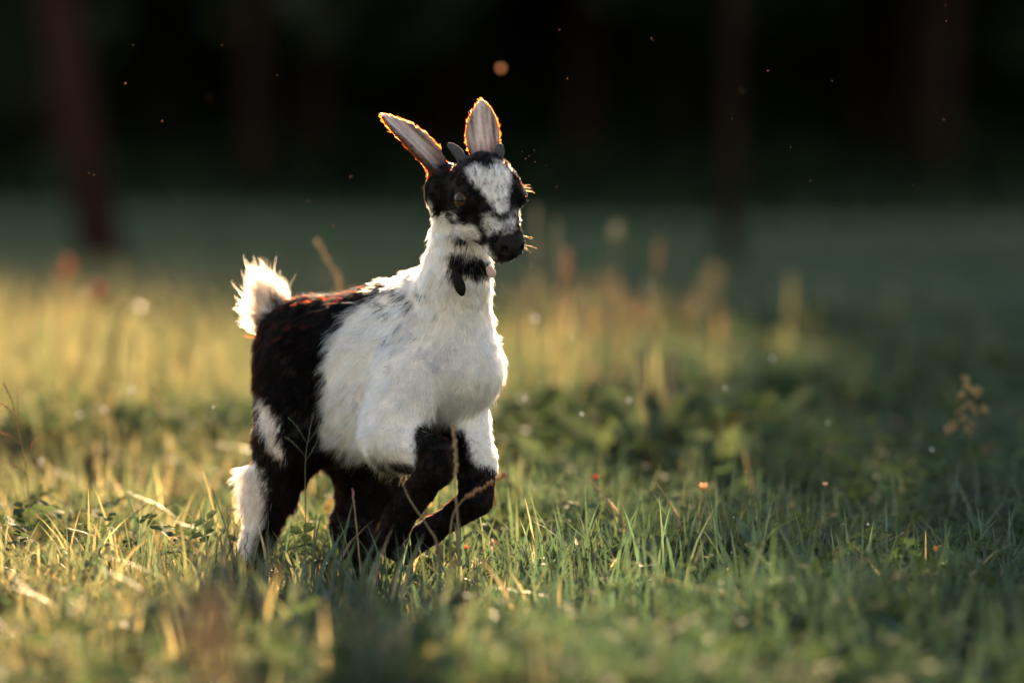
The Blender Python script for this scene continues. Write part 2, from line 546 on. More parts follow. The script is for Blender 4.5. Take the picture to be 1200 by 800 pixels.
def make_grass():
    r = np.random.default_rng(3)
    V, T, Cc, off = [], [], [], 0
    def put(v, t, c):
        nonlocal off
        V.append(v); T.append(t + off); Cc.append(c); off += len(v)
    # near turf
    n = 130000
    x, y = spread(n, 3.2, 6.4, 0.45, r)
    h = (0.042 + 0.020 * sn(x, y, 5.0, 0.2)) * r.lognormal(0, 0.38, n)
    h = np.minimum(h, 0.115) * np.clip(0.75 + 0.75 * sn(x, y, 9.0, 3.3), 0.25, 1.3)
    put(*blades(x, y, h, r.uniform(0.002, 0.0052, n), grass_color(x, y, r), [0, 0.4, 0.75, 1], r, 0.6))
    # longer single blades
    n = 5000
    x, y = spread(n, 3.3, 6.4, 0.45, r)
    h = r.uniform(0.07, 0.12, n)
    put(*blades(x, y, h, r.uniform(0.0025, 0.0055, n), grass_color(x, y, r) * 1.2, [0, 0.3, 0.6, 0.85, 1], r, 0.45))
    # middle distance, taller
    n = 100000
    x, y = spread(n, 5.8, 17, 0.7, r, 1.25)
    u = x / (0.1334 * (y + CAM_D))
    tall = np.clip(0.42 - 0.6 * u + 0.7 * sn(x, y, 1.9, 1.4), 0.05, 1.3) * np.clip((11.0 - CAM_D - y) / 3.0, 0.12, 1)
    h = (0.05 + 0.10 * tall) * r.lognormal(0, 0.42, n)
    h = np.minimum(h, 0.10 + 0.14 * r.uniform(0.3, 1, n))
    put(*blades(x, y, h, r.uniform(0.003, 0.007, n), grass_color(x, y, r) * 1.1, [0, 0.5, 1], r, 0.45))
    # tall dry bents standing above the rest
    n = 700
    x, y = spread(n, 5.6, 10.5, 0.5, r, 1.0)
    u = x / (0.1334 * (y + CAM_D))
    k = (r.uniform(0, 1, n) < np.clip(0.62 - 0.5 * u, 0.1, 1)) & (sn(x, y, 2.2, 5.0) > -0.35)
    x, y = x[k], y[k]; n = len(x)
    put(*blades(x, y, r.uniform(0.10, 0.21, n), r.uniform(0.003, 0.006, n), np.where(r.uniform(size=(n, 1)) < 0.6, DRY, OLIVE * 1.3) * r.uniform(0.7, 1.2, (n, 1)), [0, 0.5, 0.8, 1], r, 0.25))
    # far meadow
    n = 60000
    x, y = spread(n, 16, 44, 3.0, r, 1.0)
    h = r.uniform(0.05, 0.11, n)
    put(*blades(x, y, h, r.uniform(0.008, 0.018, n), np.array((0.037, 0.062, 0.034)) * r.uniform(1.0, 2.6, (n, 1)) * (1 + 0.45 * sn(x, y, 0.45, 1.9))[:, None], [0, 0.5, 1], r, 0.4))
    # thinner cover to either side of the view
    for n, d0, d1, ex, hh, ww in ((60000, 3.0, 6.6, 1.9, 0.045, 0.004), (60000, 6.4, 17, 4.0, 0.08, 0.007), (30000, 16, 44, 9.0, 0.09, 0.014)):
        d = r.uniform(d0, d1, n); hw = 0.1334 * d
        inner = hw + {3.0: 0.4, 6.4: 0.65, 16: 2.8}[d0]
        x = np.where(r.uniform(size=n) < 0.5, -1, 1) * (inner + (hw + ex - inner) * r.uniform(0, 1, n)); y = d - CAM_D
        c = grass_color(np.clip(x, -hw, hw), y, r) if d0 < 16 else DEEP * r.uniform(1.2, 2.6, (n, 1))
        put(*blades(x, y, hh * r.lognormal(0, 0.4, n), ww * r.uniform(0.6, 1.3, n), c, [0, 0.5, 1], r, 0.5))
    me = mesh_from('meadow_grass', np.vstack(V), [np.vstack(T)], np.vstack(Cc))
    link('meadow_grass', me, M['grass'], kind='stuff', label='backlit green and straw coloured meadow grass', category='grass')
make_grass()

def make_groundcover():
    """Clover and small broad leaves between the blades."""
    r = np.random.default_rng(8)
    n = 14000
    x, y = spread(n, 3.2, 10.0, 0.4, r, 1.1)
    keep = (sn(x, y, 2.6, 4.0) + r.normal(size=n) * 0.25) > -0.05
    x, y = x[keep], y[keep]
    n = len(x)
    h = r.uniform(0.025, 0.07, n) + np.where(y > 1.3, 0.03, 0) + 0.06 * np.exp(-((y - 1.2 - 0.15 * np.sin(x * 7)) / 0.35) ** 2) * (x > 0.0) * r.uniform(0.2, 1, n)
    base = np.stack([x, y, gz(x, y) + h], 1)
    V, Q = [], []
    s = r.uniform(0.006, 0.012, n) * np.where(y > 1.3, r.uniform(1.2, 2.6, n), 1)
    a0 = r.uniform(0, 6.28, n)
    tx, ty = r.normal(size=n) * 0.35, r.normal(size=n) * 0.35
    for k in range(3):
        a = a0 + k * 2.094
        d = np.stack([np.cos(a), np.sin(a), np.cos(a) * tx + np.sin(a) * ty], 1)
        e = np.stack([-np.sin(a), np.cos(a), -np.sin(a) * tx + np.cos(a) * ty], 1)
        up = np.array((0, 0, 1.0))
        S = s[:, None]
        ring = [base, base + d * S * 0.7 + e * S * 0.62 + up * S * 0.2, base + d * S * 1.5 + e * S * 0.45 + up * S * 0.1,
                base + d * S * 1.42, base + d * S * 1.5 - e * S * 0.45 + up * S * 0.1, base + d * S * 0.7 - e * S * 0.62 + up * S * 0.2]
        V.append(np.stack(ring, 1))
    v = np.concatenate(V, 0).reshape(-1, 3)
    m = 3 * n
    o = (np.arange(m) * 6)[:, None]
    q = np.vstack([o + np.array([[0, 1, 2, 3]]), o + np.array([[0, 3, 4, 5]])])
    c = np.tile(np.array((0.05, 0.082, 0.04)) * r.uniform(0.7, 1.4, (n, 1)), (3, 1))
    c = np.repeat(c, 6, axis=0)
    link('clover_cover', mesh_from('clover_cover', v, [q], c), M['leaf'], kind='stuff',
         label='low clover leaves growing through the meadow grass', category='clover')
make_groundcover()

def make_broadleaves():
    """Plantain and dandelion leaves standing in the turf."""
    r = np.random.default_rng(18)
    n = 5200
    x, y = spread(n, 3.2, 9.5, 0.4, r, 1.0)
    k = (sn(x, y, 3.4, 6.0) + r.normal(size=n) * 0.35) > 0.0
    x, y = x[k], y[k]; n = len(x)
    big = np.where(y > 1.2, r.uniform(1.1, 1.9, n), 1.0)
    L = r.uniform(0.03, 0.065, n) * big; W = L * r.uniform(0.28, 0.55, n)
    a = r.uniform(0, 2 * math.pi, n); el_ = r.uniform(0.25, 1.2, n)
    d = np.stack([np.cos(a) * np.cos(el_), np.sin(a) * np.cos(el_), np.sin(el_)], 1)
    sd = np.stack([-np.sin(a), np.cos(a), 0 * a], 1); up = np.cross(d, sd)
    up *= np.sign(up[:, 2:3] + 1e-9)
    base = np.stack([x, y, gz(x, y) + r.uniform(0, 0.02, n)], 1)
    rows = []
    for t, w in ((0.0, 0.12), (0.3, 0.8), (0.62, 1.0), (0.87, 0.6), (1.0, 0.08)):
        c = base + d * (L * t)[:, None] - up * (L * 0.28 * t * t)[:, None]
        o = sd * (W * w * 0.5)[:, None]; f = up * (W * w * 0.12)[:, None]
        rows += [c - o + f, c, c + o + f]
    v = np.stack(rows, 1).reshape(-1, 3)
    o = (np.arange(n) * 15)[:, None]
    q = np.vstack([o + np.array([[3 * i + j, 3 * i + j + 1, 3 * i + j + 4, 3 * i + j + 3]]) for i in range(4) for j in (0, 1)])
    c = np.array((0.055, 0.095, 0.058)) * r.uniform(0.6, 1.6, (n, 1))
    c = np.where(r.uniform(size=(n, 1)) < 0.08, np.array((0.20, 0.13, 0.06)), c)
    link('broadleaf_cover', mesh_from('broadleaf_cover', v, [q], np.repeat(c, 15, axis=0)), M['leaf'], kind='stuff',
         label='plantain and dandelion leaves scattered through the turf', category='leaves')
make_broadleaves()

def make_seed_grass():
    """Fine seeding grass standing above the turf left and right of the kid."""
    r = np.random.default_rng(28)
    V, Q, Cc, off = [], [], [], 0
    px = np.concatenate([r.uniform(-40, 285, 190), r.normal(700, 75, 170), r.uniform(600, 1000, 50)])
    n = len(px)
    y = r.uniform(1.7, 4.6, n)
    x = (px - 600) / 4500 * (CAM_D + y)
    h = r.uniform(0.13, 0.27, n) * np.where(px > 860, 0.7, 1)
    col = np.where(r.uniform(size=(n, 1)) < 0.45, DRY * 0.75, OLIVE * 1.1) * r.uniform(0.5, 1.1, (n, 1))
    col = np.where(r.uniform(size=(n, 1)) < 0.05, np.array((0.36, 0.17, 0.09)), col)
    v, t, c = blades(x, y, h, np.full(n, 0.0022), col, [0, 0.35, 0.7, 1], r, 0.22)
    tip = v.reshape(n, -1, 3)
    a, b = (tip[:, 4] + tip[:, 5]) / 2, tip[:, 6]
    m = 26
    f = r.uniform(0, 1, (n, m, 1))
    p = (a[:, None] * (1 - f) + b[:, None] * f + r.normal(size=(n, m, 3)) * (0.006 * (1.15 - f))).reshape(-1, 3)
    d = r.normal(size=(n * m, 3)) + (0, 0, 1.0); d /= np.linalg.norm(d, axis=1)[:, None]
    e = np.cross(d, r.normal(size=(n * m, 3))); e /= np.linalg.norm(e, axis=1)[:, None]
    s_ = r.uniform(0.0025, 0.0045, (n * m, 1))
    g = np.stack([p - d * s_, p - e * s_ * 0.45, p + d * s_, p + e * s_ * 0.45], 1).reshape(-1, 3)
    gc = np.repeat(np.repeat(col, m, axis=0) * r.uniform(0.8, 1.4, (n * m, 1)), 4, axis=0)
    me = mesh_from('seeding_grass', np.vstack([v, g]), [t, len(v) + np.arange(n * m * 4).reshape(-1, 4)], np.vstack([c, gc]))
    link('seeding_grass', me, M['grass'], kind='stuff', label='fine blurred seeding grass standing above the meadow behind the kid', category='grass')
make_seed_grass()

# ------------------------------------------------------------------ the goat kid
def unit(v):
    v = np.asarray(v, float)
    return v / (np.linalg.norm(v) + 1e-12)

FWD = unit((0.75, -0.66, 0)); LAT = np.array((0.66, 0.75, 0)) / np.hypot(0.66, 0.75)
BACK = -FWD; DOWN = np.array((0, 0, -1.0))
MID = at(470, 430, 0.0)

# head frame: HF along the face to the nose, HR to the kid's left, HU out of the forehead
_h = np.array((math.sin(math.radians(28)), -math.cos(math.radians(28)), 0))
_p = math.radians(45)
HF = math.cos(_p) * _h + math.sin(_p) * DOWN
HR = unit(np.array((_h[1] * -1, _h[0], 0)) + np.array((0, 0, 0.12)))
HR = unit(HR - HF * HR.dot(HF)); HU = np.cross(HF, HR)
HE = at(572, 233, -0.155)
HAX = np.stack([HF, HR, HU])
def hp(f, r, u):
    return HE + (HF * f + HR * r + HU * u) * 0.001

PR = []
EYES = []
def rc(a, b, k=18, grp='torso', comb=None, ln=14, flat=1.0, lift=0.34):
    """Round cone between two spots (px, py, depth, radius px)."""
    sa, sb = (CAM_D + a[2]) / 4500, (CAM_D + b[2]) / 4500
    A, B = at(*a[:3]), at(*b[:3])
    PR.append(dict(t='rc', a=A, b=B, ra=a[3] * sa, rb=b[3] * sb, k=k * .001, g=grp,
                   comb=unit(B - A) if comb is None else unit(comb), len=ln * .001, flat=flat, lift=lift))
def rch(a, b, ra, rb, k=10, grp='head', comb=None, ln=5, lift=0.3):
    A, B = hp(*a), hp(*b)
    PR.append(dict(t='rc', a=A, b=B, ra=ra * .001, rb=rb * .001, k=k * .001, g=grp, comb=-HF if comb is None else unit(comb),
                   len=ln * .001, flat=1.0, lift=lift))
def el(c, rad, k=10, grp='head', comb=None, ln=5, ax=None, lift=0.3, sub=False):
    PR.append(dict(t='el', c=c, rad=np.asarray(rad) * .001, ax=HAX if ax is None else ax, k=k * .001, g=grp,
                   comb=-HF if comb is None else unit(comb), len=ln * .001, lift=lift, sub=sub))

cb = BACK * 0.75 + DOWN * 0.65
rc((366, 422, .10, 73), (430, 438, .045, 88), 25, 'torso', BACK * .5 + DOWN * .9, 13, 1.22)
rc((430, 438, .045, 88), (503, 425, -.03, 77), 25, 'torso', cb, 24, 1.22)
rc((395, 474, .07, 72), (455, 480, .005, 72), 25, 'torso', cb, 20, 1.2)
rc((503, 425, -.03, 75), (543, 430, -.06, 44), 25, 'torso', DOWN + BACK * .2, 12, 1.15)
rc((440, 378, .03, 34), (500, 352, -.03, 36), 25, 'torso', BACK + DOWN * .4, 14)
rc((560, 434, -.01, 31), (556, 450, -.02, 27), 12, 'torso', DOWN, 8)
rc((543, 248, -.10, 31), (534, 325, -.08, 35), 16, 'neck', DOWN + BACK * .25, 10)
rc((534, 325, -.08, 35), (518, 400, -.045, 59), 20, 'neck', DOWN + BACK * .35, 13)
# near foreleg: upper arm, forearm lifted forward, cannon folded back
rc((480, 445, -.085, 42), (456, 510, -.108, 34), 14, 'fore', DOWN + BACK * .5, 14)
rc((462, 514, -.105, 31), (508, 535, -.145, 23), 12, 'fore', None, 8)
rc((508, 535, -.15, 23), (510, 548, -.155, 20), 8, 'fore', DOWN, 5)
rc((509, 551, -.155, 19), (468, 606, -.125, 17), 7, 'fore', None, 5)
rc((468, 606, -.125, 17), (455, 634, -.11, 16), 6, 'fore', None, 6)
# far foreleg
rc((542, 475, -.03, 28), (556, 540, -.06, 22), 12, 'fore2', None, 7)
rc((559, 540, -.06, 23), (558, 584, -.08, 19), 10, 'fore2', None, 6)
rc((557, 587, -.08, 17.5), (507, 620, -.055, 13), 6, 'fore2', None, 4)
rc((507, 620, -.055, 15), (478, 640, -.04, 15), 6, 'fore2', None, 6)
# near hind leg, stretched back
rc((350, 440, .05, 56), (340, 515, .03, 42), 22, 'hind', DOWN + BACK * .3, 11, 1.2)
rc((340, 520, .03, 40), (320, 576, .03, 26), 14, 'hind', None, 12)
rc((300, 560, .035, 15), (306, 590, .03, 19), 10, 'hind', DOWN * .8 + np.array((-.8, .2, 0)), 20, lift=0.7)
rc((319, 578, .03, 25), (299, 642, .02, 16), 10, 'hind', None, 13)
rc((296, 640, .02, 15), (290, 658, .01, 14), 6, 'hind', None, 8)
# far hind leg, brought forward under the belly
rc((410, 500, .11, 46), (433, 560, .08, 36), 18, 'hind2', DOWN, 9)
rc((433, 560, .08, 35), (414, 615, .07, 25), 12, 'hind2', None, 9)
rc((414, 615, .07, 25), (426, 655, .035, 18), 8, 'hind2', None, 8)
# tail
rc((336, 408, .135, 23), (320, 368, .14, 18), 14, 'tail', np.array((-.25, 0, 1)), 21, lift=0.5)
rc((320, 368, .14, 18), (308, 346, .145, 10), 10, 'tail', np.array((-.3, 0, 1)), 32, lift=0.36)
# head
el(hp(-14, 0, 0), (44, 38, 35), 10)
el(at(524, 224, -.112), (22, 24, 28), 20, ln=6, comb=DOWN + BACK)
el(hp(-20, 0, 16), (30, 28, 22), 10)
rch((0, 0, 9), (58, 0, 4), 27, 17, 12)
el(hp(66, 0, -5), (19, 19.5, 19.5), 10, ln=2.5)
el(hp(74, 0, 2), (13, 16, 13), 6, 'nose', ln=1.0)
rch((-8, 0, -28), (58, 0, -20), 26, 14.5, 12, comb=-HF * .8 - HU * .4, ln=6)
el(at(518, 213, -.112), (13, 14, 17), 12, ln=6, comb=DOWN + BACK)
for sgn in (-1, 1):
    el(hp(2, sgn * 21, -21), (30, 17, 24), 10, ln=7, comb=-HF - HU * .5)
    rch((-10, sgn * 27, 17), (14, sgn * 29, 15), 9, 7.5, 8)
    el(hp(3, sgn * 34, 5), (14, 8.5, 13), 5, 'lid', ln=2)
    ec = hp(4.5, sgn * 33.6, 7); eo = unit(HR * sgn * 0.8 + (HF + HU) * 0.36)
    e3 = unit(HU - HF - eo * eo.dot(HU - HF)); e1 = np.cross(e3, eo)
    el(ec + eo * 0.0115, (11, 8, 6.2), 2, 'lid', ax=np.stack([e1, eo, e3]), sub=True)
    EYES.append((ec, eo, e1, e3))
    el(hp(83, sgn * 10, 3), (7, 3.4, 5.0), 2, 'nose', sub=True)
    rch((52, sgn * 17, -17), (80, sgn * 9, -16), 2.1, 2.1, 3, 'nose'); PR[-1]['sub'] = True
rch((78, 0, -14), (88, 0, -1), 1.3, 1.3, 3, 'nose'); PR[-1]['sub'] = True

EARS = []
def ear(base, tip, nrm, width, cup, k=8):
    A, B = at(*base), at(*tip)
    u = unit(B - A); n = np.asarray(nrm, float); n = unit(n - u * n.dot(u)); v = np.cross(n, u)
    PR.append(dict(t='ear', a=A, u=u, n=n, v=v, L=np.linalg.norm(B - A), W=width * .001, cup=cup, k=k * .001, g='ear',
                   comb=u, len=.0045, lift=0.35))
    EARS.append(PR[-1])
ear((522, 212, -.115), (450, 130, -.10), (0.62, -0.6, 0.2), 16, 0.75)
ear((570, 196, -.095), (563, 116, -.085), (-0.25, -0.95, 0.0), 20, 0.35)

def d_prim(p, P):
    t = P['t']
    if t == 'rc':
        a, b = P['a'], P['b']
        if P['flat'] != 1.0:
            q = (p - MID) @ LAT
            p = p + np.outer(q * (P['flat'] - 1), LAT)
            a = a + LAT * ((a - MID) @ LAT) * (P['flat'] - 1)
            b = b + LAT * ((b - MID) @ LAT) * (P['flat'] - 1)
        ba = b - a
        h = np.clip(((p - a) @ ba) / ba.dot(ba), 0, 1)
        return np.linalg.norm(p - a - h[:, None] * ba, axis=1) - (P['ra'] + (P['rb'] - P['ra']) * h)
    if t == 'el':
        q = (p - P['c']) @ P['ax'].T
        k0 = np.linalg.norm(q / P['rad'], axis=1)
        k1 = np.linalg.norm(q / P['rad'] ** 2, axis=1) + 1e-9
        return k0 * (k0 - 1) / k1
    q = p - P['a']
    u = q @ P['u'] / P['L']; v = q @ P['v']; w = q @ P['n']
    uc = np.clip(u, 0, 1)
    hw = P['W'] * np.interp(uc, [0, .12, .3, .5, .7, .85, .95, 1], [.5, .72, .96, 1, .84, .56, .26, .06])
    wc = P['cup'] * (v * v) / P['W'] - 0.006 * uc * uc
    th = np.interp(uc, [0, .25, 1], [.006, .0032, .0024])
    d1 = np.abs(w - wc) / np.sqrt(1 + (2 * P['cup'] * v / P['W']) ** 2) - th
    d2 = np.abs(v) - hw
    d3 = np.maximum(u - 1, -u) * P['L']
    e = np.stack([d1, d2, d3], 1) + 0.0015
    return np.linalg.norm(np.maximum(e, 0), axis=1) + np.minimum(e.max(1), 0) - 0.0015

def bbox(P):
    if P['t'] == 'rc':
        r = max(P['ra'], P['rb'])
        return np.minimum(P['a'], P['b']) - r, np.maximum(P['a'], P['b']) + r
    if P['t'] == 'el':
        r = P['rad'].max()
        return P['c'] - r, P['c'] + r
    r = P['W'] * 1.2
    e = P['a'] + P['u'] * P['L']
    return np.minimum(P['a'], e) - r, np.maximum(P['a'], e) + r

VOX = 0.0021
def sculpt():
    lo = np.min([bbox(P)[0] for P in PR], 0) - 0.012
    hi = np.max([bbox(P)[1] for P in PR], 0) + 0.012
    n = np.ceil((hi - lo) / VOX).astype(int) + 1
    D = np.full(n, 0.05, np.float32)
    for P in PR:
        m = P['k'] + 0.008
        b0, b1 = bbox(P)
        i0 = np.maximum(((b0 - m - lo) / VOX).astype(int), 0)
        i1 = np.minimum(((b1 + m - lo) / VOX).astype(int) + 2, n)
        sl = tuple(slice(a, b) for a, b in zip(i0, i1))
        ax = [lo[i] + VOX * np.arange(i0[i], i1[i]) for i in range(3)]
        g = np.stack(np.meshgrid(*ax, indexing='ij'), -1).reshape(-1, 3)
        d = d_prim(g, P).reshape(D[sl].shape)
        o = D[sl]; k = P['k']
        if P.get('sub'):
            hh = np.clip(0.5 - 0.5 * (o + d) / k, 0, 1)
            D[sl] = o * (1 - hh) - d * hh + k * hh * (1 - hh)
        else:
            hh = np.clip(0.5 + 0.5 * (o - d) / k, 0, 1)
            D[sl] = o * (1 - hh) + d * hh - k * hh * (1 - hh)
    # surface nets
    S = D < 0
    cs = [S[i:n[0] - 1 + i, j:n[1] - 1 + j, k:n[2] - 1 + k] for i in (0, 1) for j in (0, 1) for k in (0, 1)]
    cnt = sum(c.astype(np.int8) for c in cs)
    act = np.argwhere((cnt > 0) & (cnt < 8))
    vid = np.full(n - 1, -1, np.int64)
    vid[act[:, 0], act[:, 1], act[:, 2]] = np.arange(len(act))
    cor = np.array([(i, j, k) for i in (0, 1) for j in (0, 1) for k in (0, 1)])
    val = np.stack([D[act[:, 0] + c[0], act[:, 1] + c[1], act[:, 2] + c[2]] for c in cor], 1)
    acc = np.zeros((len(act), 3)); num = np.zeros(len(act))
    for a in range(8):
        for b in range(a + 1, 8):
            if np.abs(cor[a] - cor[b]).sum() == 1:
                x = (val[:, a] < 0) != (val[:, b] < 0)
                t = val[x, a] / (val[x, a] - val[x, b])
                acc[x] += cor[a] + (cor[b] - cor[a]) * t[:, None]
                num[x] += 1
    verts = lo + VOX * (act + acc / num[:, None])
    quads = []
    for ax in range(3):
        s0 = [slice(None)] * 3; s1 = [slice(None)] * 3
        s0[ax] = slice(0, -1); s1[ax] = slice(1, None)
        e = S[tuple(s0)] != S[tuple(s1)]
        ed = np.argwhere(e)
        o1, o2 = [i for i in range(3) if i != ax]
        ed = ed[(ed[:, o1] > 0) & (ed[:, o2] > 0) & (ed[:, o1] < n[o1] - 1) & (ed[:, o2] < n[o2] - 1)]
        def cid(da, db):
            c = ed.copy(); c[:, o1] -= da; c[:, o2] -= db
            return vid[c[:, 0], c[:, 1], c[:, 2]]
        q = np.stack([cid(1, 1), cid(0, 1), cid(0, 0), cid(1, 0)], 1)
        flip = S[ed[:, 0], ed[:, 1], ed[:, 2]]
        if ax == 1:
            flip = ~flip
        q[~flip] = q[~flip][:, ::-1]
        quads.append(q)
    return verts, np.vstack(quads)

# coat pattern -------------------------------------------------------------
def to_px(p):
    s = 4500.0 / (CAM_D + p[:, 1])
    return np.stack([600 + p[:, 0] * s, 180 - (p[:, 2] - CAM_H) * s], 1)

def poly_sd(q, poly):
    """Signed distance to a polygon, negative inside."""
    P0 = np.asarray(poly, float); P1 = np.roll(P0, -1, axis=0)
    best = np.full(len(q), 1e9); inside = np.zeros(len(q), bool)
    for a, b in zip(P0, P1):
        e = b - a; w = q - a
        t = np.clip((w @ e) / (e @ e), 0, 1)
        best = np.minimum(best, ((w - t[:, None] * e) ** 2).sum(1))
        c = (a[1] > q[:, 1]) != (b[1] > q[:, 1])
        with np.errstate(divide='ignore', invalid='ignore'):
            xi = a[0] + (q[:, 1] - a[1]) * (b[0] - a[0]) / (b[1] - a[1])
        inside ^= c & (q[:, 0] < xi)
    d = np.sqrt(best)
    return np.where(inside, -d, d)

WHITE_BODY = [(470, 300), (455, 333), (428, 352), (402, 378), (384, 410), (379, 440), (380, 472), (374, 498), (368, 513), (395, 525),
              (425, 535), (452, 543), (484, 549), (488, 530), (487, 503), (496, 488), (520, 498), (545, 505), (549, 536), (566, 548),
              (590, 556), (606, 500), (625, 400), (610, 300), (580, 225), (480, 215)]
THIGH = [(303, 462), (316, 470), (327, 500), (335, 528), (329, 536), (318, 528), (309, 505)]
HOCK = [(250, 543), (298, 537), (308, 552), (315, 578), (310, 610), (296, 648), (291, 690), (245, 690)]
THROAT = [(526, 296), (580, 306), (578, 316), (562, 326), (545, 318), (530, 326), (524, 312)]
BLAZE = [(545, 199), (556, 191), (570, 199), (584, 190), (600, 200), (598, 222), (594, 246), (588, 252), (580, 248), (571, 232), (556, 218)]
BRIDGE = [(567, 254), (580, 248), (604, 248), (607, 268), (597, 275), (585, 272), (572, 276), (564, 266)]
CHEEK = [(528, 266), (540, 261), (555, 263), (563, 274), (556, 289), (546, 291), (533, 279)]
JAW = [(512, 262), (526, 275), (540, 292), (556, 293), (570, 287), (580, 303), (560, 307), (530, 300), (510, 295)]
NAPE = [(485, 230), (503, 236), (512, 258), (528, 276), (515, 310), (480, 310)]

def coat(p, nrm, grp, r, soft=1.0):
    q = to_px(p)
    n = len(p)
    j = r.normal(size=(n, 2)) * 2.2 * soft
    wob = np.stack([sn(p[:, 0], p[:, 2], 90, 1.0), sn(p[:, 2], p[:, 0], 80, 2.0)], 1) * 4
    qb = q + j + wob
    qh = q + j * 0.5 + wob * 0.35
    def step(d, s=2.0):
        return np.clip(0.5 - d / (2 * s), 0, 1)
    body = step(poly_sd(qb, WHITE_BODY), 3)
    body *= 1 - step(poly_sd(qb, THROAT), 3) * 0.95
    # grey ticking near the withers
    tick = np.exp(-(((q[:, 0] - 465) / 26) ** 2 + ((q[:, 1] - 348) / 16) ** 2)) * (sn(p[:, 0], p[:, 2], 230, .4) > 0.15)
    tick += np.exp(-(((q[:, 0] - 470) / 34) ** 2 + ((q[:, 1] - 390) / 26) ** 2)) * (sn(p[:, 0], p[:, 2], 260, .9) > 0.5) * 0.6
    body *= 1 - 0.6 * np.clip(tick, 0, 1)
    hind = np.maximum(step(poly_sd(qb, THIGH), 3), step(poly_sd(qb, HOCK), 3))
    head = np.zeros(n)
    bl = step(poly_sd(qh, BLAZE), 3); head = np.maximum(head, bl * np.clip(0.86 + 0.3 * sn(p[:, 0] * 2.2, p[:, 2] * 0.6, 330, 1.2), 0, 1))
    br = step(poly_sd(qh, BRIDGE), 3)
    grey = np.exp(-(((q[:, 0] - 590) / 11) ** 2 + ((q[:, 1] - 252) / 7) ** 2))
    head = np.maximum(head, br * np.clip(0.62 - grey * 0.7 + 0.2 * sn(p[:, 0], p[:, 2], 300, 2), 0, 1))
    ck = step(poly_sd(qh, CHEEK), 2.5)
    a = math.radians(35); ex = q - (541, 283)
    e1 = ex[:, 0] * math.cos(a) + ex[:, 1] * math.sin(a); e2 = -ex[:, 0] * math.sin(a) + ex[:, 1] * math.cos(a)
    spot = np.clip(1.6 * np.exp(-((e1 / 8) ** 2 + (e2 / 3.6) ** 2)), 0, 1)
    head = np.maximum(head, ck * 0.97)
    head = np.maximum(head, step(poly_sd(qh, JAW), 2.5) * 0.97)
    head = np.maximum(head, step(poly_sd(qh, NAPE), 3) * 0.95)
    head *= 1 - spot
    head = np.maximum(head, np.exp(-(((q[:, 0] - 532) / 4) ** 2 + ((q[:, 1] - 254) / 5) ** 2)) * 0.6)
    earw = np.zeros(n)
    for E in EARS:
        w = p - E['a']; u = w @ E['u'] / E['L']; v = w @ E['v'] / E['W']
        inn = np.clip((nrm @ E['n']) * 1.5 + 0.2, 0, 1)
        near = (np.abs(w @ E['n']) < 0.03) & (u > -0.1) & (u < 1.2) & (np.abs(v) < 1.5)
        g = 0.40 + 0.40 * np.exp(-((v - 0.1) / 0.4) ** 2) + 0.34 * sn(u * 0.035, v * 0.09, 130, 3)
        g *= np.clip((u - 0.10) / 0.3, 0.03, 1)
        earw = np.where(near, np.maximum(earw, inn * g + (1 - inn) * 0.12 * np.clip(u * 2, 0, 1)), earw)
    tail = 0.92 - 0.55 * np.exp(-(((q[:, 0] - 326) / 7) ** 2 + ((q[:, 1] - 368) / 18) ** 2))
    tail = tail * step(poly_sd(qb, [(270, 290), (360, 290), (352, 370), (336, 388), (318, 418), (280, 430)]), 3)
    g = grp
    out = np.zeros(n)
    body = body * np.where(g == GID['neck'], 1 - spot, 1)
    for name, val in (('torso', body), ('neck', np.maximum(body, step(poly_sd(qb, NAPE), 3))), ('fore', body), ('fore2', body), ('hind', hind),
                      ('head', head), ('ear', np.where(earw > 0, earw, head)), ('tail', tail)):
        out = np.where(g == GID[name], val, out)
    # the torso carries the thigh blaze too
    out = np.where(g == GID['torso'], np.maximum(out, step(poly_sd(qb, THIGH), 3)), out)
    return np.clip(out, 0, 1)

GROUPS = ['torso', 'neck', 'fore', 'fore2', 'hind', 'hind2', 'tail', 'head', 'nose', 'lid', 'ear']
GID = {g: i for i, g in enumerate(GROUPS)}
WHITE = np.array((0.82, 0.735, 0.665)); BLACK = np.array((0.0045, 0.003, 0.0024))

def region(p):
    """Nearest primitive group and blended comb direction, length and lift at surface points."""
    n = len(p)
    best = np.full(n, 1e9); grp = np.zeros(n, int)
    comb = np.zeros((n, 3)); ln = np.zeros(n); lift = np.zeros(n); W = np.zeros(n)
    for P in PR:
        if P.get('sub'):
            continue
        b0, b1 = bbox(P)
        s = np.where(np.all((p > b0 - 0.03) & (p < b1 + 0.03), axis=1))[0]
        d = d_prim(p[s], P)
        m = d < best[s]
        best[s[m]] = d[m]; grp[s[m]] = GID[P['g']]
        w = np.exp(-np.maximum(d, 0) / 0.006)
        comb[s] += w[:, None] * P['comb']; ln[s] += w * P['len']; lift[s] += w * P['lift']; W[s] += w
    W += 1e-9
    return grp, comb / W[:, None], ln / W, lift / W

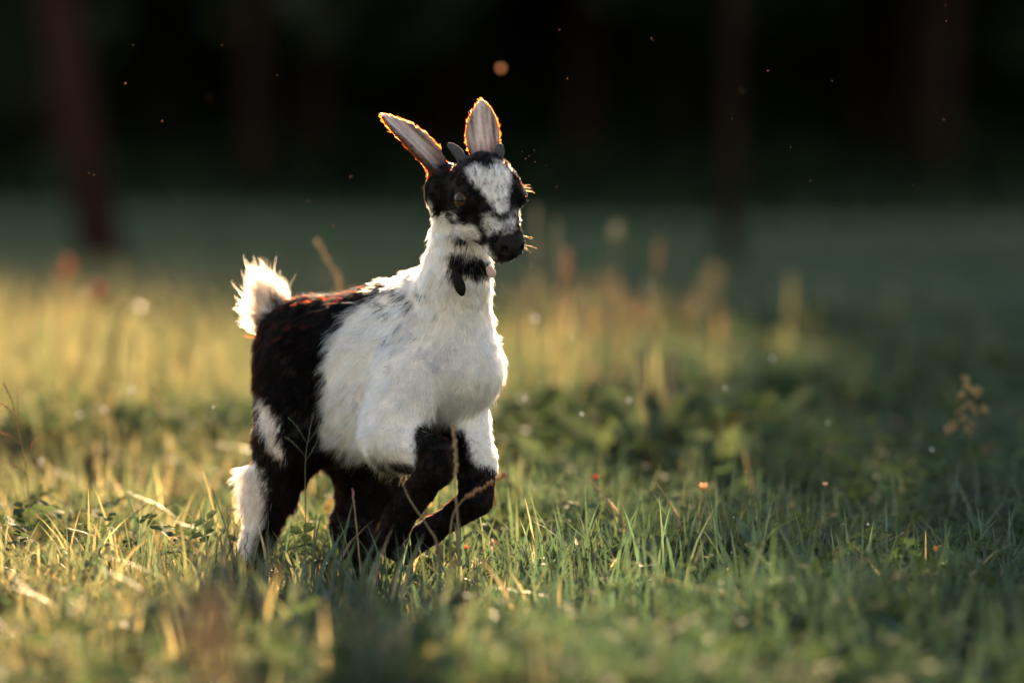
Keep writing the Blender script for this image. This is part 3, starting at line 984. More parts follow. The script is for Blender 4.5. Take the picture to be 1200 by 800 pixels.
def make_goat():
    r = np.random.default_rng(77)
    root_loc = at(400, 660, 0.03); root_loc[2] = 0.0
    goat = thing('goat_kid', 'black and white goat kid leaping through the grass with ears up', 'goat', (0, 0, 0))
    v, q = sculpt()
    me = mesh_from('goat_body', v, [q])
    nv = len(v)
    nrm = np.empty(nv * 3, np.float32); me.vertices.foreach_get('normal', nrm); nrm = nrm.reshape(-1, 3)
    grp, comb, ln, lift = region(v)
    wv = coat(v, nrm, grp, r, 0.3)
    col = BLACK * 1.2 * (1 - wv[:, None]) + WHITE * 0.9 * wv[:, None]
    col[grp == GID['nose']] = (0.014, 0.011, 0.010)
    a = me.color_attributes.new('Col', 'FLOAT_COLOR', 'POINT')
    cc = np.ones((nv, 4), np.float32); cc[:, :3] = col; cc[grp == GID['ear'], 3] = 0.88; a.data.foreach_set('color', cc.ravel())
    link('body', me, M['skin'], goat)

    # eyes, horns, wattles, hooves
    for ec, eo, e1, e3 in EYES:
        b = MB(); b.ball((0, 0, 0), 0.0108, (0.05, 0.03, 0.015), 20, 14)
        e = link('eye', b.mesh('eye'), M['eye'], goat); e.location = ec
        b = MB(); b.ball(eo * 0.0096, (0.0062, 0.0030, 0.0018), (0, 0, 0), 12, 8, np.stack([e1, e3, eo]))
        link('pupil', b.mesh('pupil'), M['pupil'], e)
    for bpx, tip in (((543, 191, -.125), (525, 169, -.115)), ((583, 189, -.125), (586, 169, -.12))):
        A, B = at(*bpx), at(*tip)
        b = MB(); t = np.linspace(0, 1, 9)
        pts = A + (B - A) * t[:, None] + np.outer(0.003 * np.sin(t * math.pi), (0.3, -0.2, 1))
        b.tube(pts, 0.0066 - 0.0018 * t - 0.003 * t ** 8 + 0.0004 * np.sin(t * 40), (0.2, 0.2, 0.2), 12)
        link('horn', b.mesh('horn'), M['horn'], goat)
    b = MB(); P0 = at(533, 316, -.125)
    b.tube([P0 + np.array((0.001 * i, -0.002, -0.0033 * i)) for i in range(10)], [.0025, .0035, .0045, .0055, .0062, .0066, .0066, .006, .0045, .002], BLACK * 1.5, 10)
    w = link('wattle', b.mesh('wattle'), M['skin'], goat); w['label'] = 'black hanging throat wattle'
    b = MB(); P0 = at(572, 312, -.115)
    b.tube([P0 + np.array((0.0009 * i, -0.001, -0.0018 * i)) for i in range(8)], [.003, .0038, .0045, .005, .0054, .0052, .0042, .002], (0.60, 0.43, 0.37), 10)
    w = link('wattle', b.mesh('wattle_pale'), M['skin'], goat); w['label'] = 'pale pink throat wattle'
    for A, B in (((458, 632, -.11), (466, 655, -.105)), ((478, 640, -.04), (462, 662, -.03)), ((290, 656, .01), (286, 680, .0)), ((427, 655, .035), (440, 674, .02))):
        A, B = at(*A), at(*B)
        d = unit(B - A); s = unit(np.cross(d, (0.3, 0.2, 1)) + 1e-6)
        b = MB()
        for k in (-1, 1):
            pts = [A + s * k * 0.006 + d * 0.024 * t - d * 0.002 for t in (0, .4, .8, 1)]
            b.tube(pts, [.0085, .010, .0105, .006], (0.02, 0.02, 0.02), 10)
        link('hoof', b.mesh('hoof'), M['hoof'], goat)

    # fur ------------------------------------------------------------
    tri = np.vstack([q[:, [0, 1, 2]], q[:, [0, 2, 3]]])
    A, B, Cv = v[tri[:, 0]], v[tri[:, 1]], v[tri[:, 2]]
    area = np.linalg.norm(np.cross(B - A, Cv - A), axis=1) * 0.5
    tl = ln[tri].mean(1); tg = grp[tri[:, 0]]
    dens = area * (0.008 / np.maximum(tl, 0.002)) ** 0.7
    dens[(tg == GID['nose'])] *= 0.5
    dens[(tg == GID['lid'])] *= 0.4
    dens[(tg == GID['hind2']) | (tg == GID['fore2'])] *= 0.8
    NH = 300000
    pick = r.choice(len(tri), NH, p=dens / dens.sum())
    u1, u2 = np.sqrt(r.uniform(size=NH)), r.uniform(size=NH)
    wa, wb, wc_ = 1 - u1, u1 * (1 - u2), u1 * u2
    t0, t1, t2 = tri[pick].T
    mix = lambda X: X[t0] * (wa[:, None] if X.ndim > 1 else wa) + X[t1] * (wb[:, None] if X.ndim > 1 else wb) + X[t2] * (wc_[:, None] if X.ndim > 1 else wc_)
    p = mix(v); n = mix(nrm); n /= np.linalg.norm(n, axis=1)[:, None] + 1e-9
    cm = mix(comb); L = mix(ln); lf = mix(lift); gr = grp[t0]
    # keep eyes clear
    dd = np.minimum(*[np.sqrt((((p - (ec + eo * 0.008)) @ e1) / 1.25) ** 2 + ((p - (ec + eo * 0.008)) @ e3 / 0.85) ** 2 + ((p - (ec + eo * 0.008)) @ eo) ** 2) for ec, eo, e1, e3 in EYES])
    keep = dd > 0.0095
    p, n, cm, L, lf, gr = p[keep], n[keep], cm[keep], L[keep], lf[keep], gr[keep]
    k = len(p)
    wcol = coat(p, n, gr, r)
    # ears: direct hair outward on the rim, face whorl
    tang = cm - n * (cm * n).sum(1)[:, None]
    tang /= np.linalg.norm(tang, axis=1)[:, None] + 1e-6
    # locks: smooth pseudo-random sway shared by neighbours
    def sway(s, ph):
        return np.stack([sn(p[:, 0] + p[:, 1], p[:, 2], s, ph), sn(p[:, 1] - p[:, 0], p[:, 2], s, ph + 2), sn(p[:, 2], p[:, 0] - p[:, 1], s, ph + 4)], 1)
    sw = sway(60, 2.3) * 0.22 + sway(170, 0.3) * 0.32 + sway(420, 1.1) * 0.30
    d0 = tang * 0.8 + n * lf[:, None] + sw + r.normal(size=(k, 3)) * 0.14
    d0 /= np.linalg.norm(d0, axis=1)[:, None]
    d1 = tang + n * (lf * 0.25)[:, None] + sw * 1.3 + r.normal(size=(k, 3)) * 0.12 + np.array((0, 0, -0.18))
    d1[gr == GID['tail']] = d0[gr == GID['tail']] + r.normal(size=((gr == GID['tail']).sum(), 3)) * 0.12
    d1 /= np.linalg.norm(d1, axis=1)[:, None]
    Ls = L * np.clip(r.lognormal(-0.02, 0.28, k), 0.4, 1.9)
    Ls[gr == GID['ear']] *= 0.75
    rr = np.where(r.uniform(size=k) < 0.05, 1.35, 1.0); Ls *= rr
    npt = 5
    ts = np.linspace(0, 1, npt)
    pos = np.empty((k, npt, 3))
    pos[:, 0] = p - n * 0.0006
    for i in range(1, npt):
        f = (ts[i] - 0.5 / (npt - 1))
        dd_ = d0 * (1 - f) + d1 * f
        dd_ /= np.linalg.norm(dd_, axis=1)[:, None]
        pos[:, i] = pos[:, i - 1] + dd_ * (Ls / (npt - 1))[:, None]
    # strands gather into locks
    cell = np.where(L < 0.0075, 0.0038, 0.0075)
    key = np.floor(p / cell[:, None] + r.normal(size=(k, 3)) * 0.22).astype(np.int64)
    key = (key[:, 0] * 73856093) ^ (key[:, 1] * 19349663) ^ (key[:, 2] * 83492791) ^ (gr * 7919)
    _, inv = np.unique(key, return_inverse=True)
    num = np.bincount(inv).astype(float)
    nc = len(num)
    cl = np.where((num[inv] > 2) & (gr != GID['ear']), r.uniform(0.25, 0.8, k), 0)
    lockdir = r.normal(size=(nc, 3)) * 0.16
    for i in range(1, npt):
        mean = np.stack([np.bincount(inv, pos[:, i, a]) for a in range(3)], 1) / num[:, None]
        goal = mean[inv] + lockdir[inv] * (L * ts[i] ** 1.5)[:, None]
        pos[:, i] += (goal - pos[:, i]) * (cl * ts[i] ** 1.3)[:, None]
    lockvar = np.clip(r.normal(size=nc) * 0.15 + 0.93, 0.5, 1.1)[inv]
    rad0 = np.where(L < 0.0065, 0.00016, 0.00021) * r.uniform(0.75, 1.25, k)
    rad = rad0[:, None] * np.interp(ts, [0, 0.5, 1], [1, 0.85, 0.15])[None]
    var = (np.clip(r.normal(size=k) * 0.10 + 0.97, 0.5, 1.1) * lockvar)[:, None]
    isw = (r.uniform(size=k) < wcol)[:, None]
    sig_w = (np.log(np.clip(WHITE * var, 0.05, 0.95)) / 6.2) ** 2
    guard = (r.uniform(size=k) < np.where(np.isin(gr, [GID['hind'], GID['hind2'], GID['fore'], GID['fore2']]), 0.15, 0.05))[:, None]
    colr = np.where(isw, sig_w, np.where(guard, np.array((0.55, 1.7, 3.6)), np.array((4.8, 6.2, 7.5)) * r.uniform(0.7, 1.4, (k, 1))))
    ea = gr == GID['ear']
    ce = np.clip(0.02 + 0.46 * wcol ** 1.3, 0.02, 0.8)[:, None] * np.array((1.0, 0.93, 0.87)) * r.uniform(0.75, 1.15, (k, 1))
    colr[ea] = ((np.log(ce) / 6.2) ** 2)[ea]
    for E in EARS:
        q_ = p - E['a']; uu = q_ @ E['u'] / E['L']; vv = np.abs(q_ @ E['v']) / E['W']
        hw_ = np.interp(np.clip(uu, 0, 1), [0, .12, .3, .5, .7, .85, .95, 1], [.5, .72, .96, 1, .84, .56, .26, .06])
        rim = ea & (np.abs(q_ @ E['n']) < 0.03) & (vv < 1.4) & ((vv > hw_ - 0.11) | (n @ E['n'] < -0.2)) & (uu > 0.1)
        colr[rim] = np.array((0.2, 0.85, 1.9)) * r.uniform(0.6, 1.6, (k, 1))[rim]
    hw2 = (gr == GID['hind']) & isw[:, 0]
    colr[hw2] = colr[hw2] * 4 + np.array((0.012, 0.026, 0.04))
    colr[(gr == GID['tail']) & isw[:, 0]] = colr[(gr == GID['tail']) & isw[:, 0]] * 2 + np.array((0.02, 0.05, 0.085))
    # whiskers and lashes
    wp, wd, wL = [], [], []
    for s in (-1, 1):
        for i in range(5):
            f, rr_, uu = r.uniform(58, 80), s * r.uniform(15, 20), r.uniform(-20, 0)
            wp.append(hp(f, rr_, uu)); wd.append(unit(HR * s * 1.0 + HF * r.uniform(-.1, .6) + HU * r.uniform(-.5, .2))); wL.append(r.uniform(.008, .02))
        for i in range(4):
            f = r.uniform(-5, 12)
            wp.append(hp(f, s * 41, 15)); wd.append(unit(HR * s + HU * r.uniform(.0, .5) + HF * r.uniform(-.1, .5))); wL.append(r.uniform(.006, .012))
    wp, wd, wL = np.array(wp), np.array(wd), np.array(wL)
    wpos = wp[:, None] + wd[:, None] * (wL[:, None] * ts[None])[..., None] + np.array((0, 0, -1.0)) * ((wL[:, None] * ts[None] ** 2) * 0.25)[..., None]
    pos = np.concatenate([pos, wpos]); k2 = len(wp)
    rad = np.concatenate([rad, np.tile(np.interp(ts, [0, 1], [0.00005, 0.00002]), (k2, 1))])
    colr = np.concatenate([colr, np.tile((0.1, 0.25, 0.5), (k2, 1))])
    kk = k + k2
    cu = bpy.data.hair_curves.new('coat')
    cu.add_curves([npt] * kk)
    cu.attributes['position'].data.foreach_set('vector', pos.astype(np.float32).ravel())
    ra = cu.attributes.get('radius') or cu.attributes.new('radius', 'FLOAT', 'POINT')
    ra.data.foreach_set('value', rad.astype(np.float32).ravel())
    ca = cu.attributes.new('strand_color', 'FLOAT_COLOR', 'CURVE')
    c4 = np.ones((kk, 4), np.float32); c4[:, :3] = colr
    ca.data.foreach_set('color', c4.ravel())
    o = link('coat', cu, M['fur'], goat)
    o['kind'] = 'stuff'
make_goat()

# ------------------------------------------------------------------ single plants, flowers, drifting specks
RED = np.array((0.30, 0.10, 0.05)); TAN = np.array((0.40, 0.27, 0.13)); STEMG = np.array((0.10, 0.12, 0.05))

def curve_pts(pxs, n=12):
    """Smooth chain through spots (px, py, depth)."""
    P = np.array([at(*q) for q in pxs])
    t = np.linspace(0, len(P) - 1, n)
    k = np.arange(len(P))
    if len(P) < 3:
        return np.stack([np.interp(t, k, P[:, i]) for i in range(3)], 1)
    M_ = []
    for tt in t:
        i = min(int(tt), len(P) - 2); f = tt - i
        p0, p1, p2, p3 = P[max(i - 1, 0)], P[i], P[i + 1], P[min(i + 2, len(P) - 1)]
        M_.append(0.5 * ((2 * p1) + (-p0 + p2) * f + (2 * p0 - 5 * p1 + 4 * p2 - p3) * f * f + (-p0 + 3 * p1 - 3 * p2 + p3) * f ** 3))
    return np.array(M_)

def down_to_ground(pxs):
    """Continue a stem from its last spot to the ground."""
    px, py, y = pxs[-1]
    p = at(px, py, y)
    g = float(gz(p[0], y))
    s = (CAM_D + y) / 4500
    return pxs + [(px + 1.5, 180 + (CAM_H - g + 0.004) / s, y)]

def grains(mb, pts, r, col, size, per=2, spread_=0.6):
    for p in pts:
        for _ in range(per):
            d = unit(r.normal(size=3) + (0, 0, 0.6))
            c = p + d * size * spread_
            mb.ball(c, (size * 0.55, size * 0.55, size * 1.1), col * r.uniform(0.7, 1.25), 5, 4)

def stalk(name, label, cat, pxs, rad, scol, head_from, hcol, size, seed, per=2, group=None, branches=(), ground=True):
    """A stem with a seed head along its upper part; pxs runs from the tip down."""
    r = np.random.default_rng(seed)
    full = down_to_ground(list(pxs)) if ground else list(pxs)
    pts = curve_pts(full, 18)
    base = pts[-1].copy()
    o = thing(name, label, cat, base, group)
    b = MB(); b.tube(pts - base, np.linspace(rad * 0.45, rad, len(pts)), scol, 5)
    for br in branches:
        q = curve_pts(br, 6); b.tube(q - base, np.linspace(rad * 0.5, rad * 0.2, 6), scol, 4)
    link('stem', b.mesh('stem'), M['straw'], o)
    b = MB()
    hp_ = curve_pts(list(pxs), 40)
    hp_ = hp_[:max(2, int(40 * head_from))]
    if size:  # tiny grains, too small to pick apart
        grains(b, hp_[::2] - base, r, hcol, size, per)
        for br in branches:
            q = curve_pts(br, 14)[5:]
            grains(b, q - base, r, hcol, size * 0.85, 1)
        link('seed_head', b.mesh('seed_head'), M['straw'], o, kind='stuff')
    return o

# in focus, left edge
stalk('grass_panicle', 'open reddish grass panicle at the left edge in front of the golden grass', 'grass stalk',
      [(4, 450, .05), (14, 470, .05), (24, 515, .05), (32, 560, .05), (34, 610, .05)], .0009, TAN * .7, 0.62, RED * 1.3, .0016, 1, 1, None,
      [[(20, 500, .05), (8, 477, .04), (-2, 474, .03)], [(26, 522, .05), (10, 510, .05), (-4, 506, .05)], [(31, 556, .05), (16, 545, .04), (-6, 538, .04)],
       [(22, 510, .05), (21, 480, .06), (22, 454, .06)], [(30, 545, .05), (38, 520, .06), (44, 508, .06)]])
# long dry straws
def straw(label, pxs, rad, col, seed):
    pts = curve_pts(pxs, 14); base = pts[-1].copy()
    o = thing('dry_straw', label, 'straw', base, 'dry straws in the grass')
    b = MB(); b.tube(pts - base, np.linspace(rad * .6, rad, 14), col, 5); link('stem', b.mesh('stem'), M['straw'], o)
    b = MB(); k = 5; d = unit(pts[k + 1] - pts[k])
    b.leaf(pts[k] - base, d + np.array((0, 0, .15)), (0, -1, .3), .03, .003, col * .9, .2); link('leaf', b.mesh('leaf'), M['straw'], o)
straw('long pale straw lying slantwise over the golden grass at the left', [(36, 594, .10), (110, 630, .06), (165, 655, .03), (194, 678, .0)], .0013, DRY * 1.1, 1)
straw('thin tan straw rising left of the kid\'s hind leg', [(96, 626, .05), (82, 648, .04), (66, 684, .03)], .0011, TAN, 2)
straw('short pale straw tilted beside the kid\'s hind hoof', [(205, 622, .05), (230, 645, .04), (252, 668, .03)], .0012, DRY, 3)
straw('pale bent grass stem tilting left behind the dock leaf', [(690, 560, .10), (715, 590, .08), (745, 640, .06)], .0017, DRY * .9, 4)
straw('pale slim grass stem tilting left above the dock leaf', [(766, 560, .10), (786, 592, .08), (800, 622, .06)], .0014, DRY * .8, 5)

# stems crossing in front of the kid
stalk('grass_stalk', 'slim reddish grass spike standing before the kid\'s far hind leg', 'grass stalk',
      [(413, 574, -.22), (416, 600, -.22), (420, 640, -.22), (424, 690, -.22)], .0012, TAN * .8, 0.35, np.array((.42, .16, .14)), .0016, 11, 2)
stalk('grass_stalk', 'brown bent stalk slanting across the kid\'s folded foreleg', 'grass stalk',
      [(468, 556, -.30), (480, 585, -.30), (500, 615, -.30), (514, 645, -.30)], .0016, TAN * .55, 0.0, TAN, 0, 12)
stalk('grass_stalk', 'ochre seed stalk upright between the kid\'s forelegs', 'grass stalk',
      [(530, 498, -.33), (534, 530, -.33), (533, 570, -.33), (537, 620, -.33)], .0014, TAN * .7, 0.6, TAN, .0028, 13, 2)
stalk('grass_stalk', 'rusty seed head arching right across the kid\'s raised knee', 'grass stalk',
      [(592, 556, -.30), (565, 572, -.30), (540, 588, -.31), (528, 622, -.31)], .0013, TAN * .6, 0.62, np.array((.36, .17, .07)), .0026, 14, 2)
stalk('grass_panicle', 'fine dark panicle in front of the kid\'s thigh', 'grass stalk',
      [(367, 486, -.20), (362, 510, -.20), (358, 540, -.20), (358, 600, -.20)], .0008, STEMG * .6, 0.35, STEMG * .9, .0014, 15, 1, None,
      [[(360, 520, -.20), (348, 500, -.20), (338, 490, -.2)], [(358, 535, -.2), (345, 520, -.2), (334, 512, -.2)], [(359, 522, -.2), (370, 505, -.2), (376, 494, -.2)], [(358, 540, -.2), (368, 525, -.2), (374, 512, -.2)]])
stalk('grass_panicle', 'dark stem with wispy side shoots before the kid\'s white hock', 'grass stalk',
      [(249, 574, -.18), (262, 610, -.18), (273, 650, -.18)], .0011, STEMG * .5, 0.1, STEMG * .7, .0012, 16, 1, None,
      [[(272, 645, -.18), (276, 620, -.18), (283, 605, -.18)], [(274, 655, -.18), (288, 638, -.18), (290, 625, -.18)], [(270, 640, -.18), (266, 615, -.18), (268, 604, -.18)]])
stalk('grass_stalk', 'beaded seed stalk rising behind the kid\'s back', 'grass stalk',
      [(371, 282, .75), (380, 298, .75), (392, 320, .75), (400, 345, .75)], .0014, TAN, 0.9, np.array((.55, .42, .22)), .0032, 17, 1)

# blurred stalks behind
SP = [(18, 320, 2.6, 0), (42, 345, 2.2, 0), (77, 312, 2.8, 1), (116, 342, 2.6, 1), (205, 332, 2.9, 2), (240, 338, 2.6, 2), (222, 372, 1.9, 0),
      (628, 246, 2.3, 2), (652, 262, 2.2, 2), (664, 298, 2.0, 3), (721, 272, 2.6, 4), (772, 286, 2.4, 3), (796, 290, 2.9, 0), (758, 330, 2.0, 2), (708, 318, 2.6, 2),
      (828, 350, 2.6, 0), (852, 372, 2.2, 2), (911, 336, 3.4, 0), (747, 408, 1.1, 2), (788, 415, 1.2, 2), (683, 345, 1.8, 2), (610, 345, 2.0, 2), (160, 395, 1.6, 2), (100, 385, 1.9, 2)]
KIND = [('pale green seed stalk', OLIVE * 1.0, 'thin'), ('stalk with an orange tip', np.array((.62, .16, .05)), 'tip'), ('golden seed stalk', DRY * 1.1, 'thin'),
        ('stalk with a tawny tufted head', np.array((.50, .27, .11)), 'tuft'), ('stalk with a round pale head', np.array((.55, .46, .25)), 'tip')]
PLACE = ['near the left edge by the leaning trunk', 'second from the left edge', 'below the leaning trunk', 'at the foot of the leaning trunk', 'left of the kid\'s tail, taller of the pair',
         'left of the kid\'s tail, nearer the tail', 'low in the golden grass left of the tail', 'right of the kid\'s muzzle', 'just right of the whiskers', 'below the muzzle on its right',
         'above the bright grass right of centre', 'tallest of the clump right of centre', 'leaning beside the tallest of the clump', 'low in the clump right of centre', 'in front of the dark dip right of the kid',
         'right of the clump, before the dim meadow', 'low beside the dim meadow', 'farthest right, alone before the dim meadow', 'standing nearer, above the leafy weeds', 'standing nearer, right of the leafy weeds',
         'between the chest of the kid and the clump', 'close beside the kid\'s neck', 'in the golden grass above the straw', 'low under the leaning trunk in the golden grass']
for i, ((px, py, y, kd), pl) in enumerate(zip(SP, PLACE)):
    nm, col, form = KIND[kd]
    r = np.random.default_rng(300 + i)
    lx = r.uniform(-14, 14)
    tip = (px, py, y)
    pxs = [tip, (px + lx * .3, py + 40, y), (px + lx * .8, py + 90, y)]
    o = stalk('seed_stalk', 'blurred %s %s' % (nm, pl), 'grass stalk', pxs, .0019, col * .7, {'thin': .7, 'tip': .12, 'tuft': .45}[form], col,
              {'thin': .0050, 'tip': .011, 'tuft': .0075}[form], 300 + i, {'thin': 2, 'tip': 4, 'tuft': 3}[form], 'blurred stalks behind the kid')
    b = MB()
    for k in range(3):
        a = r.uniform(0, 6.28); z = r.uniform(.02, .16)
        b.leaf((0, 0, z), (math.cos(a), math.sin(a) * .6, 1.2), (math.cos(a), math.sin(a), -.3), r.uniform(.07, .12), .005, OLIVE * r.uniform(.8, 1.5), .5)
    link('leaf', b.mesh('leaf'), M['grass'], o)
# arching blade hook at left
pts = curve_pts([(188, 390, 1.9), (168, 364, 1.9), (148, 362, 1.9), (136, 385, 1.9), (130, 440, 1.9)], 16)
o = thing('arching_blade', 'pale green grass blade arching over in the blur left of the kid', 'grass blade', pts[-1])
b = MB(); b.tube(pts - pts[-1], np.linspace(.003, .009, 16), OLIVE * 1.6, 5); link('blade', b.mesh('blade'), M['grass'], o)

# flowers
def flower(name, label, px, py, y, size, pcol, ccol, npet, seed, group=None, form='cup', tilt=(0, -.4, 1)):
    r = np.random.default_rng(seed)
    top = at(px, py, y); g = float(gz(top[0], y)); base = np.array((top[0] + r.uniform(-.008, .008), y, g))
    o = thing(name, label, 'flower', base, group)
    b = MB(); mid = (top + base) / 2 + np.array((r.uniform(-.004, .004), 0, 0))
    b.tube(np.array([top, mid, base]) - base, [.0007, .0009, .001], STEMG, 5); link('stem', b.mesh('stem'), M['straw'], o)
    T = top - base; n = unit(tilt); e1 = unit(np.cross(n, (0, 1, .2))); e2 = np.cross(n, e1)
    if form == 'ball':
        b = MB()
        for k in range(npet):
            d = unit(r.normal(size=3) + n * .4)
            b.leaf(T + d * size * .15, d, np.cross(d, (.3, .2, 1)), size * .6, size * .25, pcol * r.uniform(.8, 1.2), .2, 3)
        link('flower_head', b.mesh('flower_head'), M['petal'], o)
    else:
        for k in range(npet):
            a = k / npet * 2 * math.pi + .2
            d = e1 * math.cos(a) + e2 * math.sin(a)
            b = MB(); b.leaf(T, d + n * (.7 if form == 'cup' else .1), n - d * .5, size * .6, size * (.5 if npet < 8 else .2), pcol * r.uniform(.85, 1.15), -.2, 4)
            link('petal', b.mesh('petal'), M['petal'], o)
    b = MB(); b.ball(T + n * size * .05, size * .16, ccol, 7, 5); link('flower_centre', b.mesh('flower_centre'), M['petal'], o)
OR = np.array((.85, .33, .07)); PALE = np.array((.75, .66, .62))
flower('meadow_flower', 'small orange cupped flower on a stem above the dock leaf', 824, 573, .12, .014, np.array((.85, .45, .22)), OR * .7, 5, 1)
flower('meadow_flower', 'vivid orange flower low in the grass near the right edge', 1100, 648, -.12, .016, OR, OR * .6, 6, 2)
flower('meadow_flower', 'tiny pinkish bud on an upright stem right of centre', 967, 569, .10, .008, np.array((.7, .45, .35)), OR * .5, 5, 3)
flower('meadow_flower', 'dark red flower blurred in the shade behind the pale stems', 698, 562, .30, .011, np.array((.30, .06, .04)), RED, 6, 4)
flower('meadow_flower', 'small red orange flower below the kid\'s raised knee', 545, 643, -.02, .009, np.array((.8, .2, .08)), OR * .5, 5, 5)
flower('clover_flower', 'pale clover head in the grass below the kid\'s chest', 559, 660, -.05, .012, PALE, PALE * .6, 26, 6, None, 'ball')
flower('clover_flower', 'pale clover head right of the kid\'s forelegs', 634, 657, -.05, .012, PALE, PALE * .6, 26, 7, None, 'ball')
flower('clover_flower', 'small pink clover head at the foot of the lit grass', 578, 638, .03, .010, np.array((.65, .35, .36)), PALE * .5, 22, 8, None, 'ball')
flower('daisy', 'small white daisy at the left, leftmost of three', 53, 680, -.02, .011, np.array((.75, .72, .70)), np.array((.05, .03, .03)), 12, 9, 'daisies at the left', 'flat', (.2, -.9, .5))
flower('daisy', 'small white daisy at the left, middle of three', 70, 690, -.03, .009, np.array((.75, .72, .70)), np.array((.05, .03, .03)), 12, 10, 'daisies at the left', 'flat', (.2, -.9, .5))
flower('daisy', 'small white daisy at the left, rightmost of three', 96, 693, -.04, .009, np.array((.75, .72, .70)), np.array((.05, .03, .03)), 12, 11, 'daisies at the left', 'flat', (.2, -.9, .5))
flower('clover_flower', 'pink clover head blurred at the bottom edge right of centre', 668, 783, -.62, .014, np.array((.65, .36, .30)), PALE * .5, 24, 12, None, 'ball')
flower('clover_flower', 'pinkish clover head blurred in the lower right grass', 961, 706, -.30, .013, np.array((.62, .38, .32)), PALE * .5, 24, 13, None, 'ball')
flower('clover_flower', 'pale clover head standing in front of the dock plant', 853, 672, -.10, .010, PALE, PALE * .5, 24, 14, None, 'ball')

# sorrel spike, right
r_ = np.random.default_rng(91)
top = at(1132, 440, .55); base = np.array((top[0] + .004, .55, 0.0))
o = thing('sorrel_plant', 'rusty yellow sorrel spike blurred in the shade at the right', 'sorrel', base)
b = MB(); T = top - base
b.tube([T, T * .66 + (.003, 0, 0), T * .3, (0, 0, 0)], [.0007, .0009, .001, .0012], STEMG * .6, 5); link('stem', b.mesh('stem'), M['straw'], o)
b = MB()
for px, py in ((1130, 446), (1132, 456), (1128, 466), (1140, 462), (1145, 458), (1133, 476), (1142, 480), (1152, 481), (1126, 484), (1130, 494), (1138, 500), (1118, 498), (1112, 502), (1134, 506)):
    p = at(px, py, .55 + r_.uniform(-.01, .01)) - base
    grains(b, [p], r_, np.array((.42, .27, .11)), .0032, 7, 1.7)
link('seed_head', b.mesh('seed_head'), M['straw'], o)
b = MB()
for a in (0.4, 2.6, 4.4):
    b.leaf((0, 0, .03), (math.cos(a), math.sin(a), .8), (0, 0, 1), .07, .018, DEEP * 1.4, .4)
link('leaf', b.mesh('leaf'), M['leaf'], o)

# broad-leaved plants
def broad(name, label, px, py, y, leaves, cat='weed', group=None, col=np.array((.058, .085, .055)), tall=0.0):
    base = at(px, py, y); base[2] = float(gz(base[0], y))
    o = thing(name, label, cat, base, group)
    r = np.random.default_rng(int(px * 7 + py))
    for (dx, dy, dz, L, W) in leaves:
        d = np.array((dx, dy, dz), float)
        n = np.array((-dx * .6, -.55, .5 + .2 * abs(dx))) + r.normal(size=3) * .15
        b = MB()
        c = col * r.uniform(.8, 1.25)
        b.leaf(np.array((dx, dy, 0)) * .01 + np.array((0, 0, tall * r.uniform(.1, 1))), d, n, L, W, c, r.uniform(.05, .25), 8, .22)
        q = np.array([unit(d) * L * t - np.array((0, 0, .002)) for t in (0, .45)])
        link('leaf', b.mesh('leaf'), M['leaf'], o)
    b = MB(); b.tube([(0, 0, -.01), (0, 0, .008 + tall * .5), (.001, 0, .02 + tall)], [.003, .003, .002], STEMG, 6); link('stem', b.mesh('stem'), M['straw'], o)
broad('dock_plant', 'dock plant with one big upright grey green leaf right of the kid', 768, 672, .0, [(.75, .0, .9, .085, .034), (-.75, -.1, .6, .062, .026), (-.1, .1, .7, .05, .024), (.9, -.3, .25, .06, .022)])
broad('dock_plant', 'small dock plant with rounded leaf by the shaded right edge', 1158, 640, .03, [(.15, 0, 1, .065, .03), (-.8, .1, .5, .05, .02), (.9, -.2, .4, .05, .02)])
broad('dock_plant', 'low dock plant with long flat leaf among grass at the right', 1010, 690, -.08, [(1, -.1, -.02, .12, .02), (-.5, -.3, .4, .06, .022), (.3, -.6, .5, .05, .022)])
broad('dock_plant', 'dark leafy plant at the lower left below the daisies', 40, 712, -.10, [(.2, -.3, .6, .045, .034), (-.9, -.1, .5, .05, .03), (.8, .0, .5, .04, .028)])
for i, (px, py, y, sc, lb) in enumerate(((655, 520, 1.0, 1.0, 'leafy weed blurred behind the kid\'s chest'), (705, 505, 1.15, 1.1, 'lit leafy weed left of two in the blur right of the kid'),
                                       (770, 500, 1.25, 1.2, 'lit leafy weed right of two in the blur right of the kid'), (840, 520, 1.0, 1.0, 'dim leafy weed in the shaded band right of the kid'),
                                       (900, 470, 1.6, 1.2, 'leafy weed beside the shaded meadow at the right'))):
    r = np.random.default_rng(500 + i)
    lv = []
    for k in range(16):
        a = r.uniform(0, 6.28)
        lv.append((math.cos(a), math.sin(a), r.uniform(.3, 1.6), .085 * sc * r.uniform(.7, 1.2), .04 * sc * r.uniform(.7, 1.1)))
    broad('leafy_weed', lb, px, py, y, lv, 'weed', None, np.array((.085, .115, .06)), .07)
for i, (px, py, y, lb) in enumerate(((600, 760, -.55, 'blurred foreground weed below the kid\'s forelegs'), (790, 745, -.5, 'blurred foreground weed below the dock plant'), (700, 770, -.62, 'blurred weed at the bottom edge right of centre'),
                                   (1030, 775, -.6, 'blurred foreground weed in the lower right corner area'), (250, 780, -.62, 'brownish blurred weed at the bottom edge under the kid\'s hind leg'), (430, 770, -.58, 'dark blurred weed at the bottom edge below the kid'))):
    r = np.random.default_rng(600 + i)
    lv = []
    for k in range(8):
        a = r.uniform(0, 6.28)
        lv.append((math.cos(a), math.sin(a), r.uniform(.5, 1.8), .05 * r.uniform(.7, 1.3), .022 * r.uniform(.7, 1.2)))
    broad('foreground_weed', lb, px, py, y, lv, 'weed', None, np.array((.20, .13, .06)) if i == 4 else np.array((.075, .1, .055)))

